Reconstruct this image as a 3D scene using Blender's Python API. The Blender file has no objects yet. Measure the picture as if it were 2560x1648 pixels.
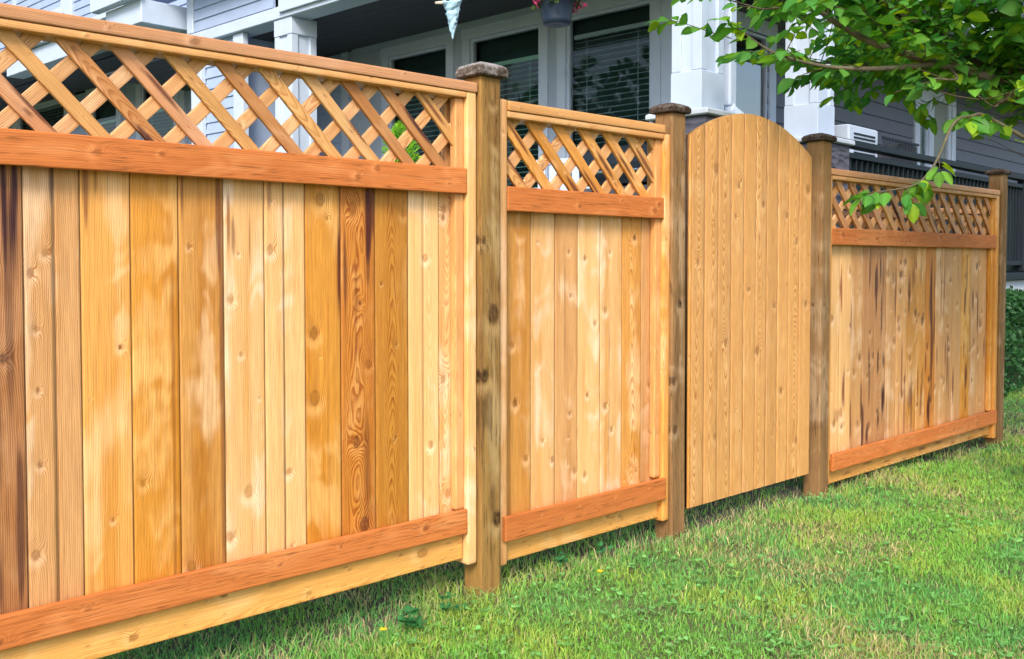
import bpy, math, random
import numpy as np
from mathutils import Vector, Matrix
rad = math.radians
SC = bpy.context.scene
COL = SC.collection

# ------------------------------------------------------------------ camera, sky, sun, exposure
cam_d = bpy.data.cameras.new("camera"); cam = bpy.data.objects.new("camera", cam_d); COL.objects.link(cam)
SC.camera = cam
cam_d.sensor_width = 36.0; cam_d.lens = 2450 / 2560 * 36.0
cam_d.shift_y = -89 / 2560; cam_d.clip_start = 0.05; cam_d.clip_end = 500
AL = rad(46.4); PIT = math.atan(80 / 2450)
F0 = Vector((math.cos(AL), math.sin(AL), 0)); RT = Vector((math.sin(AL), -math.cos(AL), 0))
FW = F0 * math.cos(PIT) - Vector((0, 0, 1)) * math.sin(PIT)
UP = Vector((0, 0, 1)) * math.cos(PIT) + F0 * math.sin(PIT)
M = Matrix((RT, UP, -FW)).transposed().to_4x4(); M.translation = Vector((0, 0, 1.1)); cam.matrix_world = M

SUN_EL, SUN_AZ = rad(40), rad(232)      # azimuth clockwise from +Y (north); the sun stands behind and left of the camera
w = bpy.data.worlds.new("World"); SC.world = w; w.use_nodes = True
nt = w.node_tree; bg = nt.nodes["Background"]
sky = nt.nodes.new("ShaderNodeTexSky"); sky.sky_type = 'NISHITA'; sky.sun_disc = False
sky.sun_elevation = SUN_EL; sky.sun_rotation = SUN_AZ; sky.air_density = 1.1; sky.dust_density = 2.5; sky.ozone_density = 1.2
nt.links.new(sky.outputs[0], bg.inputs[0]); bg.inputs[1].default_value = 0.15
sd = bpy.data.lights.new("sun", 'SUN'); sun = bpy.data.objects.new("sun", sd); COL.objects.link(sun)
sd.energy = 2.1; sd.angle = rad(18); sd.color = (1.0, 0.89, 0.74)
sdir = Vector((math.sin(SUN_AZ) * math.cos(SUN_EL), math.cos(SUN_AZ) * math.cos(SUN_EL), math.sin(SUN_EL)))
sun.rotation_euler = sdir.to_track_quat('Z', 'Y').to_euler()
SC.view_settings.view_transform = 'Standard'; SC.view_settings.look = 'None'
SC.view_settings.exposure = 0.96; SC.view_settings.gamma = 1.0

# ------------------------------------------------------------------ helpers
D = 2.47                                    # the fence runs along X at this distance
def tag(o, label=None, cat=None, group=None, kind=None):
    if label: o["label"] = label
    if cat: o["category"] = cat
    if group: o["group"] = group
    if kind: o["kind"] = kind
    return o
def empty(name, loc=(0, 0, 0), rz=0.0):
    o = bpy.data.objects.new(name, None); o.empty_display_size = .1; COL.objects.link(o)
    o.location = loc; o.rotation_euler = (0, 0, rz); return o

def smooth(t): return t * t * (3 - 2 * t)
def _h(ix, iy, s):
    n = (ix * 374761393 + iy * 668265263 + int(s) * 1442695041) & 0x7fffffff
    n = ((n ^ (n >> 13)) * 1274126177) & 0x7fffffff
    return ((n ^ (n >> 16)) & 0xffff) / 32767.5 - 1.0
def vn(x, y, s=0):
    x = np.asarray(x, float); y = np.asarray(y, float) + 0 * x; x = x + 0 * y
    ix = np.floor(x).astype(np.int64); iy = np.floor(y).astype(np.int64)
    fx = smooth(x - ix); fy = smooth(y - iy)
    a = _h(ix, iy, s); b = _h(ix + 1, iy, s); c = _h(ix, iy + 1, s); d = _h(ix + 1, iy + 1, s)
    return (a * (1 - fx) + b * fx) * (1 - fy) + (c * (1 - fx) + d * fx) * fy
def fbm(x, y, s=0, o=3):
    r = 0; k = 1.0; t = 0
    for i in range(o):
        r = r + k * vn(x * 2 ** i, y * 2 ** i, s + 17 * i); t += k; k *= .5
    return r / t
def sst(a, b, x): return smooth(np.clip((x - a) / (b - a), 0, 1))

class MB:
    """collects plain geometry and links it as one mesh"""
    def __init__(s): s.v = []; s.f = []; s.a = {}
    def add(s, vs, fs, **at):
        n = len(s.v); s.v.extend([tuple(p) for p in vs]); s.f.extend([tuple(i + n for i in f) for f in fs])
        for k, val in at.items(): s.a.setdefault(k, []).extend(val)
        return s
    def box(s, x0, x1, y0, y1, z0, z1, b=0.0):
        if b <= 0:
            v = [(x0, y0, z0), (x1, y0, z0), (x1, y1, z0), (x0, y1, z0), (x0, y0, z1), (x1, y0, z1), (x1, y1, z1), (x0, y1, z1)]
            return s.add(v, [(0, 3, 2, 1), (4, 5, 6, 7), (0, 1, 5, 4), (1, 2, 6, 5), (2, 3, 7, 6), (3, 0, 4, 7)])
        b = min(b, (x1 - x0) / 3, (y1 - y0) / 3, (z1 - z0) / 3)
        def oct_(z, i):
            a0, a1, c0, c1 = x0 + i, x1 - i, y0 + i, y1 - i
            return [(a0 + b, c0, z), (a1 - b, c0, z), (a1, c0 + b, z), (a1, c1 - b, z), (a1 - b, c1, z), (a0 + b, c1, z), (a0, c1 - b, z), (a0, c0 + b, z)]
        v = oct_(z0, b) + oct_(z0 + b, 0) + oct_(z1 - b, 0) + oct_(z1, b); f = [tuple(range(7, -1, -1)), tuple(range(24, 32))]
        for k in range(3):
            for i in range(8): f.append((k * 8 + i, k * 8 + (i + 1) % 8, k * 8 + 8 + (i + 1) % 8, k * 8 + 8 + i))
        return s.add(v, f)
    def tube(s, pts, rs, n=8, cap=True):
        pts = [Vector(p) for p in pts]; base = len(s.v); vs = []; fs = []
        up = Vector((0, 0, 1))
        for i, p in enumerate(pts):
            d = (pts[min(i + 1, len(pts) - 1)] - pts[max(i - 1, 0)]).normalized()
            a = d.cross(up) if abs(d.z) < .95 else d.cross(Vector((1, 0, 0))); a.normalize(); b = d.cross(a)
            for k in range(n):
                t = 2 * math.pi * k / n; vs.append(p + (a * math.cos(t) + b * math.sin(t)) * rs[i])
        for i in range(len(pts) - 1):
            for k in range(n): fs.append((i * n + k, i * n + (k + 1) % n, (i + 1) * n + (k + 1) % n, (i + 1) * n + k))
        if cap: fs.append(tuple(range(n - 1, -1, -1))); fs.append(tuple((len(pts) - 1) * n + k for k in range(n)))
        return s.add(vs, fs)
    def lathe(s, c, prof, n=24):
        vs = []; fs = []
        for r, z in prof:
            for k in range(n):
                t = 2 * math.pi * k / n; vs.append((c[0] + r * math.cos(t), c[1] + r * math.sin(t), c[2] + z))
        for i in range(len(prof) - 1):
            for k in range(n): fs.append((i * n + k, i * n + (k + 1) % n, (i + 1) * n + (k + 1) % n, (i + 1) * n + k))
        fs.append(tuple(range(n - 1, -1, -1))); fs.append(tuple((len(prof) - 1) * n + k for k in range(n)))
        return s.add(vs, fs)
    def build(s, name, mat, parent=None, shade=False):
        me = bpy.data.meshes.new(name); me.from_pydata(s.v, [], s.f)
        for k, val in s.a.items():
            if k == 'col':
                at = me.attributes.new('col', 'FLOAT_COLOR', 'POINT'); at.data.foreach_set('color', np.asarray(val, np.float32).ravel())
            elif k == 'pos':
                at = me.attributes.new('pos', 'FLOAT_VECTOR', 'POINT'); at.data.foreach_set('vector', np.asarray(val, np.float32).ravel())
            else:
                at = me.attributes.new(k, 'FLOAT', 'POINT'); at.data.foreach_set('value', np.asarray(val, np.float32).ravel())
        me.materials.append(mat)
        if shade: me.polygons.foreach_set('use_smooth', [True] * len(me.polygons))
        me.update()
        o = bpy.data.objects.new(name, me); COL.objects.link(o)
        if parent: o.parent = parent
        return o

def big_mesh(name, V, Fq, Ft, mat, attrs, parent=None, shade=False):
    """fast mesh from numpy: V (n,3), Fq (m,4), Ft (k,3)"""
    me = bpy.data.meshes.new(name); me.vertices.add(len(V)); me.vertices.foreach_set('co', V.astype(np.float32).ravel())
    nq, n3 = len(Fq), len(Ft); me.loops.add(nq * 4 + n3 * 3); me.polygons.add(nq + n3)
    me.loops.foreach_set('vertex_index', np.concatenate([Fq.ravel(), Ft.ravel()]).astype(np.int32))
    me.polygons.foreach_set('loop_start', np.concatenate([np.arange(nq) * 4, nq * 4 + np.arange(n3) * 3]).astype(np.int32))
    if shade: me.polygons.foreach_set('use_smooth', np.ones(nq + n3, bool))
    for k, val in attrs.items():
        if k == 'col':
            at = me.attributes.new('col', 'FLOAT_COLOR', 'POINT'); at.data.foreach_set('color', val.astype(np.float32).ravel())
        elif k == 'pos':
            at = me.attributes.new('pos', 'FLOAT_VECTOR', 'POINT'); at.data.foreach_set('vector', val.astype(np.float32).ravel())
        else:
            at = me.attributes.new(k, 'FLOAT', 'POINT'); at.data.foreach_set('value', val.astype(np.float32).ravel())
    me.materials.append(mat); me.update(calc_edges=True); me.validate()
    o = bpy.data.objects.new(name, me); COL.objects.link(o)
    if parent: o.parent = parent
    return o

# ------------------------------------------------------------------ materials
def newmat(name):
    m = bpy.data.materials.new(name); m.use_nodes = True; return m, m.node_tree, m.node_tree.nodes["Principled BSDF"]
def nd(t, ty, **kw):
    n = t.nodes.new(ty)
    for k, v in kw.items(): setattr(n, k, v)
    return n
def mth(t, op, a, b=None, c=None):
    n = nd(t, 'ShaderNodeMath', operation=op)
    for i, x in enumerate((a, b, c)):
        if x is None: continue
        if isinstance(x, (int, float)): n.inputs[i].default_value = x
        else: t.links.new(x, n.inputs[i])
    return n.outputs[0]
def mrange(t, x, a, b, c, d):
    n = nd(t, 'ShaderNodeMapRange', interpolation_type='SMOOTHSTEP'); t.links.new(x, n.inputs[0])
    for i, v in enumerate((a, b, c, d)): n.inputs[i + 1].default_value = v
    return n.outputs[0]
def wood_mat(name, amp=.5, dark=(.62, .42, .28), rough=.62, fib=.16, bump=.25, spec=.25, crack=0.0):
    m, t, p = newmat(name); L = t.links
    g = nd(t, 'ShaderNodeAttribute', attribute_name='g').outputs['Fac']
    col = nd(t, 'ShaderNodeAttribute', attribute_name='col').outputs['Color']
    pos = nd(t, 'ShaderNodeAttribute', attribute_name='pos').outputs['Vector']
    am = nd(t, 'ShaderNodeAttribute', attribute_name='amp').outputs['Fac']
    mp = nd(t, 'ShaderNodeMapping'); mp.inputs['Scale'].default_value = (260, 6, 260); L.new(pos, mp.inputs[0])
    fn = nd(t, 'ShaderNodeTexNoise'); fn.inputs['Scale'].default_value = 1; fn.inputs['Detail'].default_value = 3; L.new(mp.outputs[0], fn.inputs['Vector'])
    mp2 = nd(t, 'ShaderNodeMapping'); mp2.inputs['Scale'].default_value = (60, 14, 60); L.new(pos, mp2.inputs[0])
    sn = nd(t, 'ShaderNodeTexNoise'); sn.inputs['Scale'].default_value = 1; sn.inputs['Detail'].default_value = 4; L.new(mp2.outputs[0], sn.inputs['Vector'])
    gg = mth(t, 'ADD', g, mth(t, 'MULTIPLY', sn.outputs['Fac'], .9))
    fr = mth(t, 'FRACT', gg)
    up = mrange(t, fr, .25, .88, 0, 1); dn = mrange(t, fr, .9, 1.0, 1, 0)
    ring = mth(t, 'MULTIPLY', up, dn)
    fade = mrange(t, sn.outputs['Fac'], .3, .65, .45, 1.0)
    k = mth(t, 'MULTIPLY', mth(t, 'MULTIPLY', ring, fade), mth(t, 'MULTIPLY', am, amp))
    dk = nd(t, 'ShaderNodeMix', data_type='RGBA', blend_type='MULTIPLY'); dk.inputs[0].default_value = 1
    L.new(col, dk.inputs[6]); dk.inputs[7].default_value = (*dark, 1)
    mx = nd(t, 'ShaderNodeMix', data_type='RGBA'); L.new(k, mx.inputs[0]); L.new(col, mx.inputs[6]); L.new(dk.outputs[2], mx.inputs[7])
    fv = mth(t, 'MULTIPLY_ADD', mth(t, 'SUBTRACT', fn.outputs['Fac'], .5), fib * 2, 1.0)
    last = fv
    if crack > 0:
        mp3 = nd(t, 'ShaderNodeMapping'); mp3.inputs['Scale'].default_value = (110, 2.0, 110); L.new(pos, mp3.inputs[0])
        cn = nd(t, 'ShaderNodeTexNoise'); cn.inputs['Scale'].default_value = 1; cn.inputs['Detail'].default_value = 2; L.new(mp3.outputs[0], cn.inputs['Vector'])
        ca = mth(t, 'ABSOLUTE', mth(t, 'SUBTRACT', cn.outputs['Fac'], .5))
        cr = mrange(t, ca, .0, .022, 1 - crack, 1)
        gate = mrange(t, sn.outputs['Fac'], .40, .58, 0, 1)
        cr2 = mth(t, 'SUBTRACT', 1, mth(t, 'MULTIPLY', mth(t, 'SUBTRACT', 1, cr), gate)); last = mth(t, 'MULTIPLY', fv, cr2)
    hv = nd(t, 'ShaderNodeHueSaturation'); L.new(last, hv.inputs['Value']); L.new(mx.outputs[2], hv.inputs['Color'])
    L.new(hv.outputs[0], p.inputs['Base Color'])
    p.inputs['Roughness'].default_value = rough; p.inputs['Specular IOR Level'].default_value = spec
    bp = nd(t, 'ShaderNodeBump'); bp.inputs['Strength'].default_value = bump; bp.inputs['Distance'].default_value = .0012
    hh = mth(t, 'ADD', mth(t, 'MULTIPLY', fn.outputs['Fac'], .6), mth(t, 'MULTIPLY', last, .8))
    hh = mth(t, 'SUBTRACT', hh, mth(t, 'MULTIPLY', k, .5))
    L.new(hh, bp.inputs['Height']); L.new(bp.outputs[0], p.inputs['Normal'])
    return m
M_CEDAR = wood_mat('cedar', amp=.85, dark=(.58, .38, .23), fib=.34, bump=.7, rough=.5, spec=.35)
M_RED = wood_mat('stained_cedar', amp=.35, dark=(.62, .45, .34), rough=.65, fib=.26, bump=.7, crack=.5)
M_POST = wood_mat('treated_post', amp=.6, dark=(.6, .5, .4), rough=.8, fib=.25, bump=.8, crack=.75, spec=.15)
def mk_cap():
    m, t, p = newmat('weathered_cap'); L = t.links; tc = nd(t, 'ShaderNodeTexCoord')
    a = nd(t, 'ShaderNodeTexNoise'); a.inputs['Scale'].default_value = 90; a.inputs['Detail'].default_value = 7; a.inputs['Roughness'].default_value = .7; L.new(tc.outputs['Object'], a.inputs['Vector'])
    b = nd(t, 'ShaderNodeTexNoise'); b.inputs['Scale'].default_value = 14; b.inputs['Detail'].default_value = 3; L.new(tc.outputs['Object'], b.inputs['Vector'])
    am = nd(t, 'ShaderNodeAttribute', attribute_name='amp').outputs['Fac']
    f = mth(t, 'ADD', mth(t, 'ADD', a.outputs['Fac'], mth(t, 'MULTIPLY', b.outputs['Fac'], .5)), am)
    r = nd(t, 'ShaderNodeValToRGB'); e = r.color_ramp.elements; e[0].position = .62; e[0].color = (.035, .022, .016, 1); e[1].position = 1.0; e[1].color = (.30, .29, .30, 1)
    x = r.color_ramp.elements.new(.80); x.color = (.105, .085, .072, 1)
    L.new(f, r.inputs[0]); L.new(r.outputs[0], p.inputs['Base Color']); p.inputs['Roughness'].default_value = .9; p.inputs['Specular IOR Level'].default_value = .1
    bp = nd(t, 'ShaderNodeBump'); bp.inputs['Strength'].default_value = .3; bp.inputs['Distance'].default_value = .001; L.new(a.outputs['Fac'], bp.inputs['Height']); L.new(bp.outputs[0], p.inputs['Normal']); return m
M_CAP = mk_cap()

def paint(name, c, rough=.5, var=.06, scale=6, bump=.05, spec=.4, metal=0):
    m, t, p = newmat(name); L = t.links
    tc = nd(t, 'ShaderNodeTexCoord'); n = nd(t, 'ShaderNodeTexNoise'); n.inputs['Scale'].default_value = scale; n.inputs['Detail'].default_value = 6
    L.new(tc.outputs['Object'], n.inputs['Vector'])
    f = mth(t, 'MULTIPLY_ADD', mth(t, 'SUBTRACT', n.outputs['Fac'], .5), var * 4, 1.0)
    hv = nd(t, 'ShaderNodeHueSaturation'); hv.inputs['Color'].default_value = (*c, 1); L.new(f, hv.inputs['Value'])
    L.new(hv.outputs[0], p.inputs['Base Color']); p.inputs['Roughness'].default_value = rough; p.inputs['Specular IOR Level'].default_value = spec
    p.inputs['Metallic'].default_value = metal
    n2 = nd(t, 'ShaderNodeTexNoise'); n2.inputs['Scale'].default_value = scale * 25; n2.inputs['Detail'].default_value = 3; L.new(tc.outputs['Object'], n2.inputs['Vector'])
    b = nd(t, 'ShaderNodeBump'); b.inputs['Strength'].default_value = bump * 4; b.inputs['Distance'].default_value = .002
    L.new(n2.outputs['Fac'], b.inputs['Height']); L.new(b.outputs[0], p.inputs['Normal'])
    return m
M_TRIM = paint('white_trim_paint', (.46, .55, .71), .5)
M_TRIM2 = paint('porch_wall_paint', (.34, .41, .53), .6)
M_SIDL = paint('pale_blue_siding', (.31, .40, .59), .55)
M_SIDD = paint('shaded_siding', (.11, .125, .175), .6, var=.05)  # darker copy of the siding, porch and tree shade put into its colour
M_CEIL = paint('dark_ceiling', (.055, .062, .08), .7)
M_FOUND = paint('foundation_render', (.50, .56, .66), .8)
M_BLACK = paint('black_metal', (.010, .017, .026), .6, spec=.25)
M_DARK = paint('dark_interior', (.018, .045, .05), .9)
M_BLIND = paint('blind_slats', (.36, .62, .56), .6)
M_BLIND2 = paint('grey_blind_slats', (.42, .52, .62), .6)
M_STONE = None
def mk_stone():
    m, t, p = newmat('ledge_stone'); L = t.links
    tc = nd(t, 'ShaderNodeTexCoord'); v = nd(t, 'ShaderNodeTexVoronoi'); v.inputs['Scale'].default_value = 14
    mp = nd(t, 'ShaderNodeMapping'); mp.inputs['Scale'].default_value = (.6, .6, 1.6); L.new(tc.outputs['Object'], mp.inputs[0]); L.new(mp.outputs[0], v.inputs['Vector'])
    hv = nd(t, 'ShaderNodeMix', data_type='RGBA'); L.new(v.outputs['Color'], hv.inputs[0]); hv.inputs[6].default_value = (.04, .045, .07, 1); hv.inputs[7].default_value = (.14, .14, .19, 1)
    L.new(hv.outputs[2], p.inputs['Base Color']); p.inputs['Roughness'].default_value = .9
    b = nd(t, 'ShaderNodeBump'); b.inputs['Distance'].default_value = .02; L.new(v.outputs['Distance'], b.inputs['Height']); L.new(b.outputs[0], p.inputs['Normal'])
    return m
M_STONE = mk_stone()
def mk_glass(name='window_glass', ior=1.5):
    m, t, p = newmat(name); L = t.links; out = t.nodes['Material Output']; t.nodes.remove(p)
    tr = nd(t, 'ShaderNodeBsdfTransparent'); tr.inputs[0].default_value = (.86, .96, .94, 1)
    gl = nd(t, 'ShaderNodeBsdfGlossy'); gl.inputs['Roughness'].default_value = .015
    fr = nd(t, 'ShaderNodeFresnel'); fr.inputs[0].default_value = ior
    mx = nd(t, 'ShaderNodeMixShader'); L.new(fr.outputs[0], mx.inputs[0]); L.new(tr.outputs[0], mx.inputs[1]); L.new(gl.outputs[0], mx.inputs[2])
    L.new(mx.outputs[0], out.inputs[0]); return m
M_GLASS = mk_glass(); M_MIRROR = mk_glass('coated_window_glass', 5.0)
def leafy(name, rough=.5, trans=.45, spec=.35):
    m, t, p = newmat(name); L = t.links; out = t.nodes['Material Output']
    col = nd(t, 'ShaderNodeAttribute', attribute_name='col').outputs['Color']
    L.new(col, p.inputs['Base Color']); p.inputs['Roughness'].default_value = rough; p.inputs['Specular IOR Level'].default_value = spec
    tl = nd(t, 'ShaderNodeBsdfTranslucent'); hs = nd(t, 'ShaderNodeHueSaturation'); hs.inputs['Hue'].default_value = .485; hs.inputs['Value'].default_value = 1.3; hs.inputs['Saturation'].default_value = 1.1
    L.new(col, hs.inputs['Color']); L.new(hs.outputs[0], tl.inputs[0])
    mx = nd(t, 'ShaderNodeMixShader'); mx.inputs[0].default_value = trans; L.new(p.outputs[0], mx.inputs[1]); L.new(tl.outputs[0], mx.inputs[2]); L.new(mx.outputs[0], out.inputs[0])
    return m
M_LEAF = leafy('tree_leaf', .45, .5, .25); M_GRASS = leafy('grass_blade', .6, .4, .2); M_HEDGE = leafy('hedge_leaf', .5, .3)
M_BARK = paint('grey_bark', (.16, .14, .10), .85, var=.3, scale=30, bump=.4, spec=.1)
M_TWIG = paint('twig_bark', (.10, .075, .05), .8, var=.2, scale=30, bump=.2, spec=.1)

# ------------------------------------------------------------------ wood figure
# palette = (base, second, pale, dark)
PAL = dict(
 honey=((.64,.34,.10),(.52,.235,.050),(.82,.55,.27),(.14,.045,.016)),
 orange=((.61,.30,.065),(.50,.21,.034),(.76,.46,.16),(.13,.038,.012)),
 pale=((.78,.50,.22),(.66,.36,.115),(.90,.70,.44),(.19,.07,.028)),
 tan=((.63,.37,.155),(.52,.275,.10),(.80,.57,.33),(.15,.055,.026)),
 brown=((.42,.21,.085),(.30,.13,.045),(.50,.28,.13),(.045,.014,.012)),
 rich=((.54,.23,.052),(.36,.11,.02),(.63,.32,.10),(.075,.018,.010)),
 gate=((.64,.365,.155),(.56,.295,.11),(.74,.48,.25),(.17,.06,.022)),
 grey=((.50,.275,.12),(.37,.18,.07),(.62,.39,.20),(.06,.022,.014)),
 rail=((.57,.315,.155),(.50,.255,.11),(.67,.42,.24),(.12,.045,.018)),
 strip=((.63,.355,.14),(.56,.29,.10),(.72,.46,.21),(.13,.05,.018)),
 slat=((.49,.25,.095),(.39,.18,.06),(.61,.36,.17),(.055,.02,.016)),
 slatb=((.70,.42,.19),(.60,.33,.13),(.78,.54,.30),(.14,.055,.026)),
 red=((.55,.175,.045),(.46,.13,.030),(.64,.25,.085),(.13,.030,.012)),
 kick=((.69,.385,.12),(.60,.30,.08),(.75,.49,.20),(.16,.06,.02)),
 post=((.33,.19,.058),(.21,.11,.036),(.43,.29,.13),(.04,.018,.010)),
 post2=((.27,.15,.06),(.17,.09,.036),(.38,.25,.14),(.035,.018,.012)),
 cap=((.085,.072,.065),(.04,.028,.022),(.22,.21,.21),(.02,.015,.012)),
)
def sat(c, k, hs=(1.0, .955, 1.12)):
    m_ = .35 * c[0] + .5 * c[1] + .15 * c[2]; return tuple(max(.004, m_ + (v - m_) * k) * h_ for v, h_ in zip(c, hs))
for k_ in PAL:
    if k_ not in ('cap', 'red'): PAL[k_] = tuple(sat(c, {'post': 1.0, 'post2': .95}.get(k_, 1.09), (1.0, 1.0, 1.0) if k_ in ('post', 'post2', 'gate') else (1.0, .96, 1.10)) for c in PAL[k_])
def wood_eval(a, l, seed, pal, style, spacing=.004, knots=(), stains=(), contrast=1.0, amp=1.0):
    P = [np.array(c) for c in PAL[pal]]; rs = np.random.RandomState(seed)
    so = rs.uniform(0, 50, 4)
    if style == 'vert':
        tilt = rs.uniform(-.01, .01)
        g = (a + tilt * l + .020 * vn(l * 1.3 + so[0], a * 3, seed) + .005 * vn(l * 5 + so[1], a * 10, seed + 1)) / spacing
    elif style == 'flat':
        c = rs.uniform(-.02, .02) + .015 * vn(l * 1.2 + so[0], 0 * l, seed)
        m = rs.choice([-1, 1]) * rs.uniform(14, 26)
        g = l * m + (a - c) ** 2 * rs.uniform(3500, 6000) + 2.2 * fbm(a * 14 + so[1], l * 4, seed) + 3.0 * vn(a * 5, l * 1.5 + so[2], seed + 3)
    else:   # wild
        g = l * 10 + 6.0 * fbm(a * 11 + so[1], l * 3.2, seed, 3) + (a) ** 2 * 2500
    st = fbm(a * 38 + so[2], l * 1.1 + so[3], seed + 5, 3)                    # long streaks
    aw = a + .010 * vn(a * 30, l * 6, seed + 41) + .006 * vn(a * 80, l * 16, seed + 42); lw = l + .05 * vn(a * 26 + 3, l * 5, seed + 43) + .018 * vn(a * 70, l * 20, seed + 44) + a * rs.uniform(-.8, .8)
    bl = fbm(aw * 16 + so[3], lw * 1.3 + so[0], seed + 9, 4)                     # blotches
    pk = rs.uniform(.91, 1.08); cb = fbm(aw * 5 + so[1], lw * 7 + so[2], seed + 12, 2) * .6 + .24 * vn(aw * 9, lw * 30, seed + 15)                    # cross figure, with sheen bands put into the colour
    k2 = sst(-.25, .75, st * .8 + bl * .5)
    k3 = sst(.0, .7, bl * .9 + cb - st * .25)
    col = P[0][None] + (P[1] - P[0])[None] * (k2 * .75 * contrast)[:, None]
    col = col + (P[2][None] - col) * (k3 * .75 * contrast)[:, None]
    col = col * pk * (1 + .05 * vn(a * 400, l * 3, seed + 30))[:, None]
    A = np.full(len(a), amp) * (1 + .3 * bl)
    for kn in knots:
        ka, kl, r, dk = kn; r = r * .58
        q = np.sqrt(((a - ka) / r) ** 2 + ((l - kl) / (r * 1.45)) ** 2) + .12 * vn(a * 160, l * 160, seed + 2)
        g = g + 3.6 * np.exp(-(q / 2.3) ** 2) + 1.2 * np.exp(-(q / 4.5) ** 2)
        side = sst(-1.2, 2.5, (kl - l) / r)
        halo = np.exp(-((q - 1.9) / 1.0) ** 2) * (.05 + .75 * side)  # pale on one side of the knot, a sheen highlight put into the colour
        col = col + (P[2][None] * 1.12 - col) * (halo * .8)[:, None]
        core = sst(1.12, .80, q) * (.62 + .38 * np.sin(q * 11) ** 2) if r > .007 else sst(1.12, .80, q)
        kc = P[3] * 1.4 * (1 - min(dk, 1)) + P[3] * min(dk, 1) if dk <= 1 else P[3] * .35
        inner = (P[1] * .72) * (1 - min(dk, 1.) * .75) + kc * min(dk, 1.) * .75 if dk <= 1 else kc
        col = col + (inner[None] - col) * (core * (.55 + .4 * min(dk, 1)))[:, None]
        rim = np.exp(-((q - 1.0) / .17) ** 2)
        col = col + (P[3][None] - col) * (rim * (.25 + .35 * min(dk, 1)))[:, None]
        A = A * (1 + .6 * np.exp(-(q / 3) ** 2)) * (1 - core)
    for sn in stains:
        sa, sl, wa, wl, dk = sn
        j = .5 * vn(a * 90, l * 5, seed + 21)
        q = np.sqrt(((a - sa) / wa) ** 2 + ((l - sl) / wl) ** 2) + j
        e = sst(1.1, .5, q) * dk
        col = col + ((P[3] * np.array([1, .85, 1.1]))[None] - col) * e[:, None]
    return g, np.clip(col, .004, .9), A

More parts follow.
